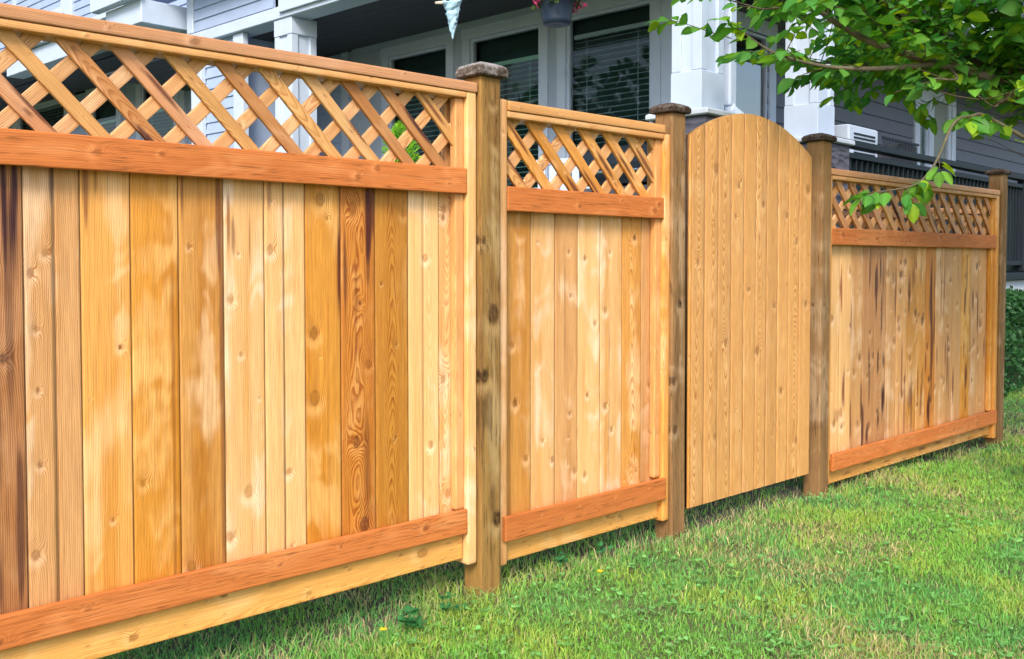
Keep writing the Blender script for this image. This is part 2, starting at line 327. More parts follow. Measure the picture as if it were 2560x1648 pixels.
class Wood:
    """boards with figure that runs on round their edges; one mesh per part"""
    def __init__(s): s.V = []; s.Q = []; s.T = []; s.g = []; s.c = []; s.p = []; s.am = []; s.n = 0
    def push(s, V, Q, T, g, c, p, am):
        s.V.append(V); s.Q.append(np.asarray(Q, int).reshape(-1, 4) + s.n); s.T.append(np.asarray(T, int).reshape(-1, 3) + s.n)
        s.g.append(g); s.c.append(c); s.p.append(p); s.am.append(am); s.n += len(V)
    def board(s, P0, A, B, T, L, W, Th, pal, seed, style='vert', spacing=.004, knots=(), stains=(), r=.003, du=.008, dl=.012, contrast=1., amp=1., cuts=None, warp=0.0):
        """P0 corner, A length dir, B width dir, T thickness dir; knots in (width, length, radius, dark) metres"""
        P0, A, B, T = [np.array(x, float) for x in (P0, A, B, T)]
        def edge(W): n = max(1, int(round((W - 2 * r) / du))); return np.linspace(r, W - r, n + 1)
        k = .3 * r; eb = edge(W); et = edge(Th) if Th > 3 * r else np.array([Th * .3, Th * .7])
        ring = [(b, 0) for b in eb] + [(W - k, k)] + [(W, t) for t in et] + [(W - k, Th - k)] + [(b, Th) for b in eb[::-1]] + [(k, Th - k)] + [(0, t) for t in et[::-1]] + [(k, k)]
        ring = np.array(ring); n = len(ring); nl = max(2, int(round(L / dl))); ls = np.linspace(0, L, nl + 1)
        ls = np.concatenate([[0], [r], ls[1:-1], [L - r], [L]]); m = len(ls)
        cen = np.array([W / 2, Th / 2]); V = []; aa = []; ll = []; tt = []
        for i, l in enumerate(ls):
            R = ring if 0 < i < m - 1 else cen + (ring - cen) * (1 - 2 * .6 * r / np.array([W, Th]))
            l0 = np.full(n, l)
            if cuts is not None:       # mitred ends: length offset depends on width coordinate
                l0 = l0 + np.where(l < L / 2, (1 - l / (L / 2)) * cuts[0] * R[:, 0], ((l - L / 2) / (L / 2)) * cuts[1] * R[:, 0])
            wv = warp * vn(np.array([l * 1.7 + seed]), np.array([0.]), seed)[0]
            V.append(P0 + np.outer(R[:, 0], B) + np.outer(R[:, 1] + wv, T) + np.outer(l0, A)); aa.append(R[:, 0]); ll.append(l0); tt.append(R[:, 1])
        V = np.concatenate(V); aa = np.concatenate(aa); ll = np.concatenate(ll); tt = np.concatenate(tt)
        i = np.arange(m - 1)[:, None] * n; j = np.arange(n)[None]; jn = (j + 1) % n
        Q = np.stack([i + j, i + n + j, i + n + jn, i + jn], -1).reshape(-1, 4)
        hand = np.dot(np.cross(B, T), A)
        if hand > 0: Q = Q[:, ::-1]
        g, c, am = wood_eval(aa + .7 * tt, ll, seed, pal, style, spacing, [(x, y, rr, d) for x, y, rr, d in knots], stains, contrast, amp)
        # end caps: centre fans with own vertices, end grain a bit darker
        e0 = V[:n]; e1 = V[-n:]; c0 = e0.mean(0)[None]; c1 = e1.mean(0)[None]; N = len(V)
        V = np.concatenate([V, e0, c0, e1, c1]); jj = np.arange(n); jn = (jj + 1) % n
        T0 = np.stack([N + jj, N + jn, np.full(n, N + n)], -1); T1 = np.stack([N + n + 1 + jn, N + n + 1 + jj, np.full(n, N + 2 * n + 1)], -1)
        if hand > 0: T0 = T0[:, ::-1]; T1 = T1[:, ::-1]
        def ext(x, sc=1): return np.concatenate([x, x[:n] * sc, x[:1] * sc, x[-n:n * m] * sc, x[-1:] * sc])
        x = np.stack([aa, ll, tt], -1) + np.array([seed * 1.37 % 20, seed * 2.11 % 20, 0])
        g2 = np.concatenate([g, g[:n], g[:1], g[n * m - n:n * m], g[n * m - 1:n * m]])
        c2 = np.concatenate([c, c[:n] * .75, c[:1] * .75, c[n * m - n:n * m] * .75, c[n * m - 1:n * m] * .75])
        x2 = np.concatenate([x, x[:n], x[:1], x[n * m - n:n * m], x[n * m - 1:n * m]])
        a2 = np.concatenate([am, am[:n], am[:1], am[n * m - n:n * m], am[n * m - 1:n * m]])
        s.push(V, Q, np.concatenate([T0, T1]), g2, c2, x2, a2)
        return s
    def build(s, name, mat, parent=None, shade=False):
        c = np.concatenate(s.c); c = np.concatenate([c, np.ones((len(c), 1))], 1)
        return big_mesh(name, np.concatenate(s.V), np.concatenate(s.Q), np.concatenate(s.T), mat,
                        dict(g=np.concatenate(s.g), col=c, pos=np.concatenate(s.p), amp=np.concatenate(s.am)), parent, shade)

X, Y, Z = (1, 0, 0), (0, 1, 0), (0, 0, 1)
def planks(wd, borders, z0, z1, y, specs, seed0, knots=(), stains=(), du=.005, dl=.008, spl=(), top=None, groove=.004, thick=.019):
    """tongue-and-groove planks as one watertight sheet of separate boards"""
    for i in range(len(borders) - 1):
        s0, s1 = borders[i], borders[i + 1]; W = s1 - s0; seed = seed0 + i * 7
        pal, style, sp, con, am = specs[i]
        nu = max(4, int(round(W / du))); nl = int(round((z1 - z0) / dl))
        gw = .0022 * groove / .004; u = np.concatenate([[0, gw], np.linspace(2 * gw, W - 2 * gw, nu), [W - gw, W]])
        yo = np.zeros(len(u)); yo[0] = yo[-1] = groove; yo[1] = yo[-2] = groove * .25
        rr = np.random.RandomState(seed); cup = rr.uniform(-.0004, .0012)
        yo = yo - cup * np.sin(np.pi * u / W) + rr.uniform(0, .0015)
        for sx in spl:
            if s0 < sx < s1: yo = yo + groove * .9 * np.exp(-((u - (sx - s0)) / .0028) ** 2)
        l = np.linspace(z0, z1, nl + 1); U, Lz = np.meshgrid(u, l); Zz = Lz.copy()
        if top is not None:
            tz = top(s0 + U); Zz = z0 + (Lz - z0) * (tz - z0) / (z1 - z0)
        V = np.stack([s0 + U, D + y + yo[None] + 0 * U, Zz], -1).reshape(-1, 3)
        n = len(u); I = np.arange(nl)[:, None] * n; J = np.arange(n - 1)[None]
        Q = np.stack([I + J, I + J + 1, I + n + J + 1, I + n + J], -1).reshape(-1, 4)
        a = U.ravel(); ll = Zz.ravel()
        kn = [(k[0] - s0, k[1], k[2] * .001, k[3]) for k in knots if s0 + .003 < k[0] < s1 - .003 and k[2] > 1]
        rnd = np.random.RandomState(seed + 3)
        for q in range(rnd.randint(0, 3)): kn.append((rnd.uniform(.01, W - .01), rnd.uniform(z0, z1), rnd.uniform(.003, .008), rnd.uniform(.3, .8)))
        stn = [(k[0] - s0, k[1], k[2] * (1.45 if s0 > 4.4 else 1.1), k[3] * 1.35, min(1, (k[4] if len(k) > 4 else .85) * 1.3)) for k in stains if s0 - .02 < k[0] < s1 + .02]
        g, c, am_ = wood_eval(a - W / 2, ll, seed, pal, style, sp, [(k[0] - W / 2, *k[1:]) for k in kn], [(k[0] - W / 2, *k[1:]) for k in stn], con, am)
        # colour darkens with depth into the joint groove
        e = np.clip(yo / groove, 0, 1)[None] + 0 * U; c = c * (1 - .78 * e.ravel() ** 1.5)[:, None]
        p = np.stack([a, ll, 0 * a], -1) + np.array([seed * 1.37 % 20, seed * 2.11 % 20, 0])
        N = len(V)
        # back face, top and bottom edges
        bt = top(np.array([s0, s1])) if top is not None else np.array([z1, z1])
        yb = D + y + thick
        fb = V[:n]; ft = V[-n:]
        bb = fb.copy(); bb[:, 1] = yb; tb = ft.copy(); tb[:, 1] = yb
        V2 = np.concatenate([V, fb, bb, ft, tb])
        j = np.arange(n - 1)
        Qb = np.stack([N + j + 1, N + j, N + n + j, N + n + j + 1], -1)
        Qt = np.stack([N + 2 * n + j, N + 2 * n + j + 1, N + 3 * n + j + 1, N + 3 * n + j], -1)
        Qk = np.stack([N + n + j + 1, N + n + j, N + 3 * n + j, N + 3 * n + j + 1], -1)
        Qs = np.array([[N, N + 2 * n, N + 3 * n, N + n], [N + n - 1, N + 2 * n - 1, N + 4 * n - 1, N + 3 * n - 1]])
        idx = np.concatenate([np.arange(n), np.arange(n), np.arange(N - n, N), np.arange(N - n, N)])
        wd.push(V2, np.concatenate([Q, Qb, Qt, Qk, Qs]), np.zeros((0, 3), int), np.concatenate([g, g[idx]]), np.concatenate([c, c[idx] * .9]), np.concatenate([p, p[idx]]), np.concatenate([am_, am_[idx]]))

def rk(seed, L, W, n, r0=.005, r1=.014):
    q = np.random.RandomState(seed); return [(q.uniform(.1, .9) * W, q.uniform(.02, .98) * L, q.uniform(r0, r1), q.uniform(.3, .9)) for _ in range(n)]

def lattice(par, s0, s1, z0, z1, f0, fpitch, bk0, bpitch, seed, yf=-.020, yb=-.006, w=.038, palf='slat', palb='slatb', dl=.012, h=None):
    """front slats lean like a backslash, rear slats like a slash; clipped by sliding their ends under the rails"""
    wd = Wood(); H = z1 - z0; q = random.Random(seed)
    def slat(top_s, sign, y, pal, sd):
        # centre line from (top_s, z1) to (top_s + sign*H, z0); clip in s
        t0, t1 = 0.0, H
        a, b = top_s, top_s + sign * H
        e = .010
        if sign > 0:
            if a < s0 - e: t0 = (s0 - e) - a
            if b > s1 + e: t1 = H - (b - (s1 + e))
        else:
            if a > s1 + e: t0 = a - (s1 + e)
            if b < s0 - e: t1 = H - ((s0 - e) - b)
        if t1 - t0 < .02: return
        ov = .022
        t0 -= ov; t1 += ov
        S0 = np.array([top_s + sign * t0, D + y, z1 - t0]); A = np.array([sign, 0, -1]) / math.sqrt(2); L = (t1 - t0) * math.sqrt(2)
        B = np.array([1, 0, sign]) / math.sqrt(2)
        kn = rk(sd, L, w, q.choice([0, 0, 1, 1, 2]), .004, .009) + [(w / 2 + q.uniform(-.006, .006), L * x, .0016, 1.0) for x in (.27, .72)]
        st = [(q.uniform(0, w), q.uniform(.3, .9) * L, .009, .09, .9)] if (sign > 0 and q.random() < .45) else []
        wd.board(S0 - B * w / 2, A, B, (0, 1, 0), L, w, .0125, pal, sd, 'vert' if q.random() < .6 else 'flat', .0045, kn, st, r=.0015, du=.005, dl=dl, contrast=1.0, warp=.001)
    n0 = int(math.floor((s0 - H - f0) / fpitch)) ; k = n0
    while f0 + k * fpitch < s1 + .02:
        slat(f0 + k * fpitch + q.uniform(-.004, .004), 1, yf, q.choice([palf, palf, 'rail' if palf == 'slat' else 'slat', 'gate']), seed + 100 + k); k += 1
    k = int(math.floor((s0 - bk0) / bpitch)) - 1
    while bk0 + k * bpitch < s1 + H + .02:
        slat(bk0 + k * bpitch + q.uniform(-.004, .004), -1, yb, q.choice([palb, palb, 'tan']), seed + 300 + k); k += 1
    return wd.build('lattice', M_CEDAR, par)

def flecks(seed, L, W, n):
    q = np.random.RandomState(seed); return tuple((W * q.uniform(.05, .95) ** 1.6, q.uniform(0, L), q.uniform(.0015, .004), q.uniform(.003, .012), q.uniform(.25, .6)) for _ in range(n))
def rail(par, name, s0, s1, z0, z1, y0, th, pal, seed, mat=M_CEDAR, knots=None, style='vert', **kw):
    wd = Wood(); L = s1 - s0
    wd.board((s0, D + y0, z0), X, Z, Y, L, z1 - z0, th, pal, seed, style, kw.pop('spacing', .0045), rk(seed, L, z1 - z0, max(1, int(L * 3)), .005, (z1 - z0) * .2) if knots is None else knots, kw.pop('stains', ()), **kw)
    return wd.build(name, mat, par)
def upright(par, name, s0, s1, z0, z1, y0, th, pal, seed, mat=M_CEDAR, **kw):
    wd = Wood(); L = z1 - z0
    wd.board((s0, D + y0, z0), Z, X, Y, L, s1 - s0, th, pal, seed, kw.pop('style', 'vert'), kw.pop('spacing', .004), rk(seed, L, s1 - s0, 3, .003, .006), (), **kw)
    return wd.build(name, mat, par)

K1 = [(0.986, 0.886, 9, 1), (1.289, 0.999, 14, 0.5), (1.314, 1.123, 6, 0.6), (0.776, 1.074, 12, 0.6), (0.81, 1.124, 12, 0.4), (0.786, 0.94, 8, 0.5), (0.788, 0.792, 8, 0.7), (0.713, 0.874, 14, 1), (1.412, 1.135, 15, 0.7), (1.319, 0.844, 8, 0.4), (1.576, 1.283, 22, 0.6), (1.553, 0.891, 20, 0.8), (1.554, 0.7, 24, 0.6), (1.796, 1.033, 6, 1), (1.714, 0.975, 9, 0.9), (2.045, 1.272, 15, 0.6), (2.043, 1.244, 12, 0.8), (1.968, 1.113, 13, 0.6), (1.882, 1.252, 14, 0.6), (2.041, 0.718, 15, 0.6), (1.745, 0.788, 16, 0.5), (1.701, 0.553, 20, 0.9), (1.727, 0.296, 26, 1), (1.847, 0.55, 6, 0.9), (2.06, 0.337, 16, 0.6), (1.989, 0.509, 14, 0.6), (1.466, 0.498, 12, 0.5), (0.791, 0.614, 9, 0.7), (0.778, 0.399, 14, 0.5), (1.041, 0.531, 12, 0.4), (1.34, 0.462, 20, 0.3), (1.282, 0.345, 16, 0.5), (1.17, 0.286, 18, 0.5), (1.60, 1.23, 8, .5), (1.69, 1.26, 22, .4)]
K2 = [(2.48, 1.171, 5, 1), (3.019, 1.195, 14, 1.6), (3.132, 1.242, 13, 1), (2.728, 1.115, 12, 0.8), (2.641, 1.138, 9, 0.6), (2.845, 0.916, 15, 0.7), (2.786, 0.871, 13, 0.5), (2.652, 0.976, 9, 0.6), (2.352, 0.809, 13, 0.6), (2.872, 1.138, 9, 0.6), (2.366, 0.607, 16, 1), (2.42, 0.404, 14, 0.7), (2.504, 0.457, 10, 0.5), (2.647, 0.54, 9, 0.8), (2.675, 0.322, 14, 0.5), (2.731, 0.298, 13, 0.7), (2.744, 0.598, 10, 0.9), (2.845, 0.548, 15, 0.8), (2.883, 0.454, 12, 0.6), (3.119, 0.605, 14, 0.8), (3.035, 0.27, 9, 0.6), (2.555, 0.38, 12, 0.6)]
S1 = [(.745, 1.27, .010, .09, .95), (.72, 1.22, .008, .12, .9), (.655, 1.1, .012, .3, .5), (.70, .75, .006, .3, .35), (1.125, .55, .004, .4, .3), (1.262, .60, .010, .3, .35), (1.265, .35, .007, .2, .3), (.700, 1.26, .011, .12, .75), (0.742, 1.20, 0.012, 0.13, .8), (0.729, 1.0, 0.010, 0.2, .35), (.745, .45, .009, .15, .55), (.70, .35, .012, .12, .5), (0.907, 1.29, 0.006, 0.09, .55), (.93, 1.3, .004, .05, .4), (.826, 1.3, .005, .06, .5), (1.154, 1.27, 0.006, 0.10, .5), (1.255, 1.21, 0.006, 0.12, .55), (1.262, .95, .008, .25, .3), (1.285, 1.22, 0.005, 0.07, .5), (1.30, 1.17, .007, .04, .45), (1.35, 1.161, 0.0035, 0.10, .6), (1.41, 1.29, .008, .05, .4), (1.640, 1.13, 0.009, 0.16, .8), (1.66, 1.10, 0.008, 0.12, .55), (1.745, 1.22, 0.014, 0.12, .75), (1.765, 1.28, .008, .09, .6), (1.745, 1.08, 0.010, 0.09, .45), (1.70, 1.0, .006, .12, .3), (1.735, .45, .014, .2, .35), (1.60, .7, .006, .3, .2)]
S3 = [(x, z, rr, h, d) for (x, z, rr, h, d) in [(5.07, 0.964, .012, .10, .7), (5.153, 0.337, .014, .10, .8), (5.105, 0.241, .010, .07, .8), (5.164, 0.564, .010, .05, .7), (5.47, 0.917, .012, .10, .6), (5.487, 0.321, .02, .06, .5), (5.753, 0.91, .016, .14, .85), (5.736, 0.238, .016, .10, .85), (5.77, 0.60, .012, .22, .7), (4.926, 0.245, .012, .10, .7), (4.908, 0.339, .007, .09, .7), (6.252, 0.855, .012, .06, .7), (6.27, 0.38, .014, .06, .7), (6.276, 0.218, .01, .05, .6), (6.559, 0.551, .007, .07, .7), (4.649, 0.314, .02, .03, .3), (4.968, 0.179, .012, .05, .7), (5.638, 0.281, .012, .07, .5), (4.99, 1.05, .009, .12, .6), (5.115, 1.06, .008, .10, .7), (5.13, .8, .006, .1, .6), (6.27, 1.02, .006, .1, .5), (5.62, 1.05, .006, .1, .5), (5.35, .22, .008, .1, .5)]]
pr = np.random.RandomState(4)
K3 = [(pr.uniform(4.52, 6.56), pr.uniform(.17, 1.15), pr.uniform(12, 26), pr.uniform(.6, 1.1)) for _ in range(75)]

S3 += [(pr.uniform(4.55, 6.55), pr.uniform(.2, 1.1), pr.uniform(.003, .009), pr.uniform(.04, .14), pr.uniform(.4, .8)) for _ in range(38)]
GROUPP = 'cedar fence sections with lattice tops'
# ---- nearest panel
p1 = tag(empty('cedar_fence', (.9, D, 0)), 'longest and nearest lattice-topped cedar fence section, cut off by the left edge', 'fence', GROUPP)
def loc(o, par):                       # keep world coordinates while parenting to the thing's base
    o.location = Vector(o.location) - Vector(par.location); return o
def kids(par):
    for o in par.children: loc(o, par)
wd = Wood()
b1 = [-.25, -.12, .005, .13, .255, .38, .51, .635, .761, .892, 1.016, 1.143, 1.271, 1.394, 1.525, 1.647, 1.772, 1.900, 2.025, 2.092]
b1 = b1[:7] + b1[7:8] + b1[8:]
sp1 = [('honey', 'vert', .004, 1, .8)] * 7 + [('brown', 'vert', .005, 1.1, .9), ('tan', 'vert', .0045, 1.2, .75), ('honey', 'vert', .006, .9, .5), ('orange', 'vert', .0038, 1.3, .95), ('honey', 'vert', .0036, 1.35, .95), ('pale', 'vert', .0055, 1.25, .5), ('pale', 'vert', .0045, .9, .75), ('orange', 'vert', .0042, 1.1, .9), ('rich', 'wild', .004, 1.2, 1.25), ('orange', 'flat', .004, .8, 1.2), ('pale', 'flat', .006, 1.0, .35), ('pale', 'flat', .004, .9, .7)]
# borders and specs line up: plank 0 starts at -.25
nb = len(b1) - 1
sp1 = sp1[-nb:] if len(sp1) >= nb else [('honey', 'vert', .004, 1, .8)] * (nb - len(sp1)) + sp1
planks(wd, b1, .20, 1.33, 0, sp1, 900, K1, S1, du=.0042, dl=.0065, spl=(.829, 1.456, 1.959))
wd.build('plank_infill', M_CEDAR, p1)
rail(p1, 'cap_rail', -.25, 2.150, 1.655, 1.687, -.050, .100, 'rail', 11, knots=[(.016, 1.42, .014, .9), (.02, 2.1, .005, .6), (.014, 1.2, .006, .5)], dl=.01, du=.006, amp=.5)
rail(p1, 'top_rail', -.25, 2.106, 1.634, 1.6535, -.046, .092, 'strip', 12, dl=.01, du=.006, amp=.6)
lattice(p1, -.25, 2.07, 1.40, 1.636, .716, .1353, .791, .1392, 40, w=.036)
upright(p1, 'end_post_board', 2.108, 2.147, .098, 1.654, -.045, .090, 'pale', 13, du=.006, amp=.6)
upright(p1, 'front_stop', 2.070, 2.1055, .285, 1.632, -.030, .0285, 'strip', 14, du=.005, amp=.7)
upright(p1, 'back_stop', 2.070, 2.1055, .285, 1.632, .021, .0265, 'strip', 15, du=.006)
rail(p1, 'upper_trim_board', -.25, 2.1065, 1.322, 1.405, -.046, .0155, 'red', 16, M_RED, knots=[(.043, 1.17, .013, .5), (.05, 1.33, .008, .6), (.028, 1.93, .012, .5), (.06, 2.0, .012, .4), (.03, 2.28, .006, .5), (.035, .55, .009, .5), (.03, .2, .009, .5)], dl=.008, du=.005, style='vert', spacing=.006, warp=.0015)
rail(p1, 'back_trim_board', -.25, 2.1065, 1.322, 1.405, .048, .0155, 'red', 17, M_RED)
rail(p1, 'lower_trim_board', -.25, 2.1065, .204, .2855, -.046, .0155, 'red', 18, M_RED, knots=[(.045, 1.66, .008, .5), (.05, 2.18, .012, .7), (.02, .93, .012, .8), (.05, 1.13, .006, .6), (.055, 1.86, .006, .6)], dl=.008, du=.005, spacing=.012, warp=.0015)
rail(p1, 'kick_board', -.25, 2.104, .115, .250, -.0225, .038, 'kick', 19, dl=.006, du=.004, style='flat', amp=.6, contrast=.9, stains=flecks(5, 2.35, .13, 90))
# ---- middle narrow panel
p2 = tag(empty('cedar_fence', (2.72, D, 0)), 'narrow lattice-topped fence section left of the gate, with one dark knot hole', 'fence', GROUPP)
wd = Wood()
planks(wd, [2.283, 2.324, 2.446, 2.569, 2.691, 2.817, 2.945, 3.064, 3.152], .14, 1.285, 0,
       [('honey', 'vert', .004, 1, .7), ('honey', 'vert', .004, 1.2, .9), ('pale', 'vert', .006, 1.2, .6), ('tan', 'vert', .006, 1.3, .6), ('pale', 'vert', .005, 1.3, .6), ('pale', 'vert', .005, 1.4, .7), ('honey', 'flat', .004, 1.2, 1.0), ('tan', 'vert', .004, 1.0, .7)], 1300, K2, [(2.62, .9, .004, .3, .25), (2.87, .4, .004, .3, .3), (2.34, .4, .006, .3, .3)], du=.005, dl=.008)
wd.build('plank_infill', M_CEDAR, p2)
rail(p2, 'cap_rail', 2.288, 3.152, 1.6125, 1.6455, -.050, .100, 'strip', 21, amp=.6)
rail(p2, 'top_rail', 2.289, 3.1495, 1.589, 1.611, -.046, .092, 'strip', 22, amp=.6)
lattice(p2, 2.289, 3.118, 1.350, 1.592, 2.422, .1348, 2.501, .1395, 60, palf='honey', palb='slatb', w=.041)
upright(p2, 'end_post_board', 2.250, 2.287, .062, 1.648, -.045, .09, 'tan', 23, amp=.6)
upright(p2, 'end_post_board', 3.1505, 3.1875, .052, 1.610, -.045, .09, 'honey', 24, amp=1.0)
upright(p2, 'front_stop', 3.114, 3.1495, .232, 1.588, -.030, .0285, 'strip', 25)
rail(p2, 'upper_trim_board', 2.2885, 3.149, 1.273, 1.357, -.046, .0155, 'red', 26, M_RED, knots=[(.03, .36, .01, .5), (.06, .6, .007, .4), (.03, .8, .014, .35), (.055, .83, .012, .5)], dl=.008, du=.005, spacing=.012)
rail(p2, 'back_trim_board', 2.2885, 3.149, 1.273, 1.357, .021, .0155, 'red', 27, M_RED)
rail(p2, 'lower_trim_board', 2.262, 3.1495, .146, .232, -.0625, .0155, 'red', 28, M_RED, knots=[(.03 + .03 * (i % 2), .08 + i * .1, .0035, .9) for i in range(9)], dl=.008, du=.005, spacing=.006)
rail(p2, 'kick_board', 2.2885, 3.1485, .064, .200, -.0225, .038, 'kick', 29, stains=flecks(6, .86, .13, 40), dl=.008, du=.006, style='flat', amp=.6, knots=[(.06, .55, .012, .5), (.05, .62, .01, .4)])
# ---- far panel
p3 = tag(empty('cedar_fence', (5.57, D, -.02)), 'far lattice-topped fence section right of the gate, planks streaked dark brown', 'fence', GROUPP)
b3 = [4.503, 4.559, 4.668, 4.789, 4.919, 5.051, 5.185, 5.308, 5.436, 5.565, 5.689, 5.816, 5.937, 6.062, 6.19, 6.327, 6.447, 6.564, 6.616]
pl3 = ['honey', 'pale', 'pale', 'tan', 'grey', 'grey', 'tan', 'tan', 'honey', 'honey', 'rich', 'tan', 'tan', 'tan', 'orange', 'tan', 'tan', 'tan']
wd = Wood(); planks(wd, b3, .055, 1.20, 0, [(a, 'flat' if i in (5, 8, 9) else 'vert', .006, 1.2, .7) for i, a in enumerate(pl3)], 1700, K3, S3, du=.009, dl=.012)
wd.build('plank_infill', M_CEDAR, p3)
rail(p3, 'cap_rail', 4.47, 6.66, 1.530, 1.562, -.050, .100, 'rail', 31, amp=.5)
rail(p3, 'top_rail', 4.4995, 6.6195, 1.508, 1.5285, -.046, .092, 'strip', 32)
lattice(p3, 4.50, 6.60, 1.265, 1.512, 4.595, .1360, 4.66, .1395, 80, dl=.02, palb='slatb')
upright(p3, 'end_post_board', 4.468, 4.498, -.012, 1.5285, -.045, .09, 'honey', 33)
upright(p3, 'end_post_board', 6.621, 6.661, -.045, 1.5285, -.045, .09, 'honey', 34)
upright(p3, 'front_stop', 6.585, 6.6195, .135, 1.507, -.030, .0285, 'orange', 35)
rail(p3, 'upper_trim_board', 4.4995, 6.620, 1.185, 1.27, -.046, .0155, 'red', 36, M_RED, spacing=.012)
rail(p3, 'back_trim_board', 4.4995, 6.620, 1.185, 1.27, .021, .0155, 'red', 37, M_RED)
rail(p3, 'lower_trim_board', 4.4995, 6.632, .055, .142, -.0605, .0155, 'red', 38, M_RED, spacing=.01, style='flat', amp=1.2)
rail(p3, 'kick_board', 4.5005, 6.620, -.018, .100, -.0225, .038, 'kick', 39, style='flat', amp=1.1,
     stains=[(.03 + .02 * math.sin(i * 1.7), .22 + i * .22, .008, .05, .75) for i in range(9)])
for p in (p1, p2, p3): kids(p)

# ---- gate
gt = tag(empty('garden_gate', (3.835, D, .05)), 'arch-topped cedar plank gate between two weathered posts', 'gate')
def arch(x): return 1.757 - .585 * (x - 3.812) ** 2
wd = Wood()
gb = [3.337, 3.357, 3.451, 3.549, 3.649, 3.746, 3.843, 3.933, 4.026, 4.121, 4.216, 4.330]
planks(wd, gb, .068, 1.75, -.030, [(['honey', 'gate', 'gate', 'gate'][i % 4 if i < 4 else 1 + i % 3], 'flat' if i in (2, 1, 3, 6, 9) else 'vert', .006, .6, 1.1) for i in range(11)], 2100,
       [(3.53, 1.50, 24, 0.8), (3.70, 1.44, 17, 0.8), (3.68, 1.30, 13, 1.0), (3.90, 1.36, 17, 1.0), (4.10, 1.32, 15, 1.0), (4.29, 1.45, 24, 0.9), (4.19, 1.2, 17, 0.9), (3.61, .75, 19, 0.8), (3.86, .7, 22, 0.9), (4.06, .5, 19, 0.9), (4.28, .9, 17, 1.0), (3.54, .35, 22, 0.8), (4.20, .25, 19, 0.8), (3.78, .98, 13, 0.9), (3.40, 1.1, 15, 0.8), (4.0, .9, 15, 1.0)], [(x_, z_ + (i_ % 2) * .004, .0022, .0028, .9) for i_, x_ in enumerate([3.385, 3.42, 3.48, 3.52, 3.58, 3.62, 3.68, 3.72, 3.77, 3.82, 3.87, 3.91, 3.96, 4.0, 4.05, 4.10, 4.15, 4.19, 4.25, 4.30]) for z_ in (.345, .99, 1.46)], du=.007, dl=.010, top=arch, groove=.0065)
wd.build('plank_infill', M_CEDAR, gt)
for z in (.30, .95, 1.42):
    rail(gt, 'ledger', 3.345, 4.322, z, z + .088, -.0105, .038, 'tan', 45)
wd = Wood(); wd.board((3.40, D - .010, .42), np.array((.9, 0, .47)) / math.hypot(.9, .47), np.array((-.47, 0, .9)) / math.hypot(.9, .47), Y, .96, .088, .036, 'tan', 46)
wd.build('diagonal_brace', M_CEDAR, gt)
for z in (.36, 1.46):
    mb = MB(); mb.box(4.30, 4.345, D + .028, D + .034, z, z + .04); mb.tube([(4.345, D + .031, z - .01), (4.345, D + .031, z + .06)], [.007, .007]); mb.build('hinge', M_BLACK, gt)
kids(gt)

# ---- posts
def cap_mesh(w, th, seed):
    """square cap: thick slab with a wide chamfer and a low pyramid"""
    h = w / 2; c = .017; n = 12; V = []; fs = []
    prof = [(h - .004, 0), (h, .004), (h, th - .014), (h - c * .45, th - .004), (h - c, th), (h * .5, th + .006), (0.002, th + .011)]
    q = np.random.RandomState(seed)
    for k, (r, z) in enumerate(prof):
        for e in range(4):
            for i in range(n):
                t = -1 + 2 * i / n; x, y = [(t, -1), (1, t), (-t, 1), (-1, -t)][e]
                cor = .99 if i == 0 else 1
                V.append((x * r * cor, y * r * cor, z))
    N = 4 * n
    for k in range(len(prof) - 1):
        for i in range(N): fs.append((k * N + i, k * N + (i + 1) % N, (k + 1) * N + (i + 1) % N, (k + 1) * N + i))
    fs.append(tuple(range(N - 1, -1, -1))); fs.append(tuple((len(prof) - 1) * N + i for i in range(N)))
    return V, fs
def post(s, yc, z0, z1, seed, pal, capw, capth, label, knots, lean=0., stains=()):
    t = tag(empty('fence_post', (s, D + yc, z0)), label, 'fence post', 'square wooden fence posts with caps')
    wd = Wood(); w = .089
    wd.board((-w / 2, -w / 2, -.25), Z, X, Y, z1 - z0 + .25, w, w, pal, seed, 'vert', .006, [(a, b + .25, r, d) for a, b, r, d in knots], stains, r=.005, du=.006, dl=.009, contrast=1.35, amp=.9, warp=.002)
    wd.build('post_shaft', M_POST, t)
    V, fs = cap_mesh(capw, capth, seed); V = np.array(V)
    g, c, am = wood_eval(V[:, 0] + V[:, 2] * .6, V[:, 1] + V[:, 2] * .3, seed + 1, 'cap', 'vert', .006, (), (), 1.5, 1.)
    am = ((.16 if pal == 'post' else .06) * sst(capth - .016, capth, V[:, 2]) + (.04 if pal == 'post' else -.06))
    ms = fbm(V[:, 0] * 60 + 5, V[:, 1] * 60 + V[:, 2] * 90, seed, 3); k = sst(-.15, .5, ms + 1.1 * sst(capth - .012, capth, V[:, 2]) - .35)
    c = c * .8 + (np.array([.33, .33, .36])[None] - c * .8) * (k * (.75 if pal == 'post' else .18))[:, None]
    mb = MB(); mb.add([(x, y, z + z1 - z0 + .0005) for x, y, z in V], fs, g=list(g), col=[(*x, 1) for x in c], pos=[tuple(v) for v in V], amp=list(am))
    mb.build('post_cap', M_CAP, t)
    t.rotation_euler = (0, lean, 0)
    return t
post(2.2, -.0135, 0, 1.712, 51, 'post', .126, .042, 'tallest olive brown post with large knots and grey bleached cap',
     [(.055, .925, .036, 1), (.014, .72, .026, 1.2), (.072, .235, .030, 1.1), (.055, 1.625, .014, .4), (.012, 1.17, .014, 1)], 0, [(.03, .86, .03, .07, .45), (.0, 1.0, .012, .45, .45), (.05, .55, .03, .05, .3)])
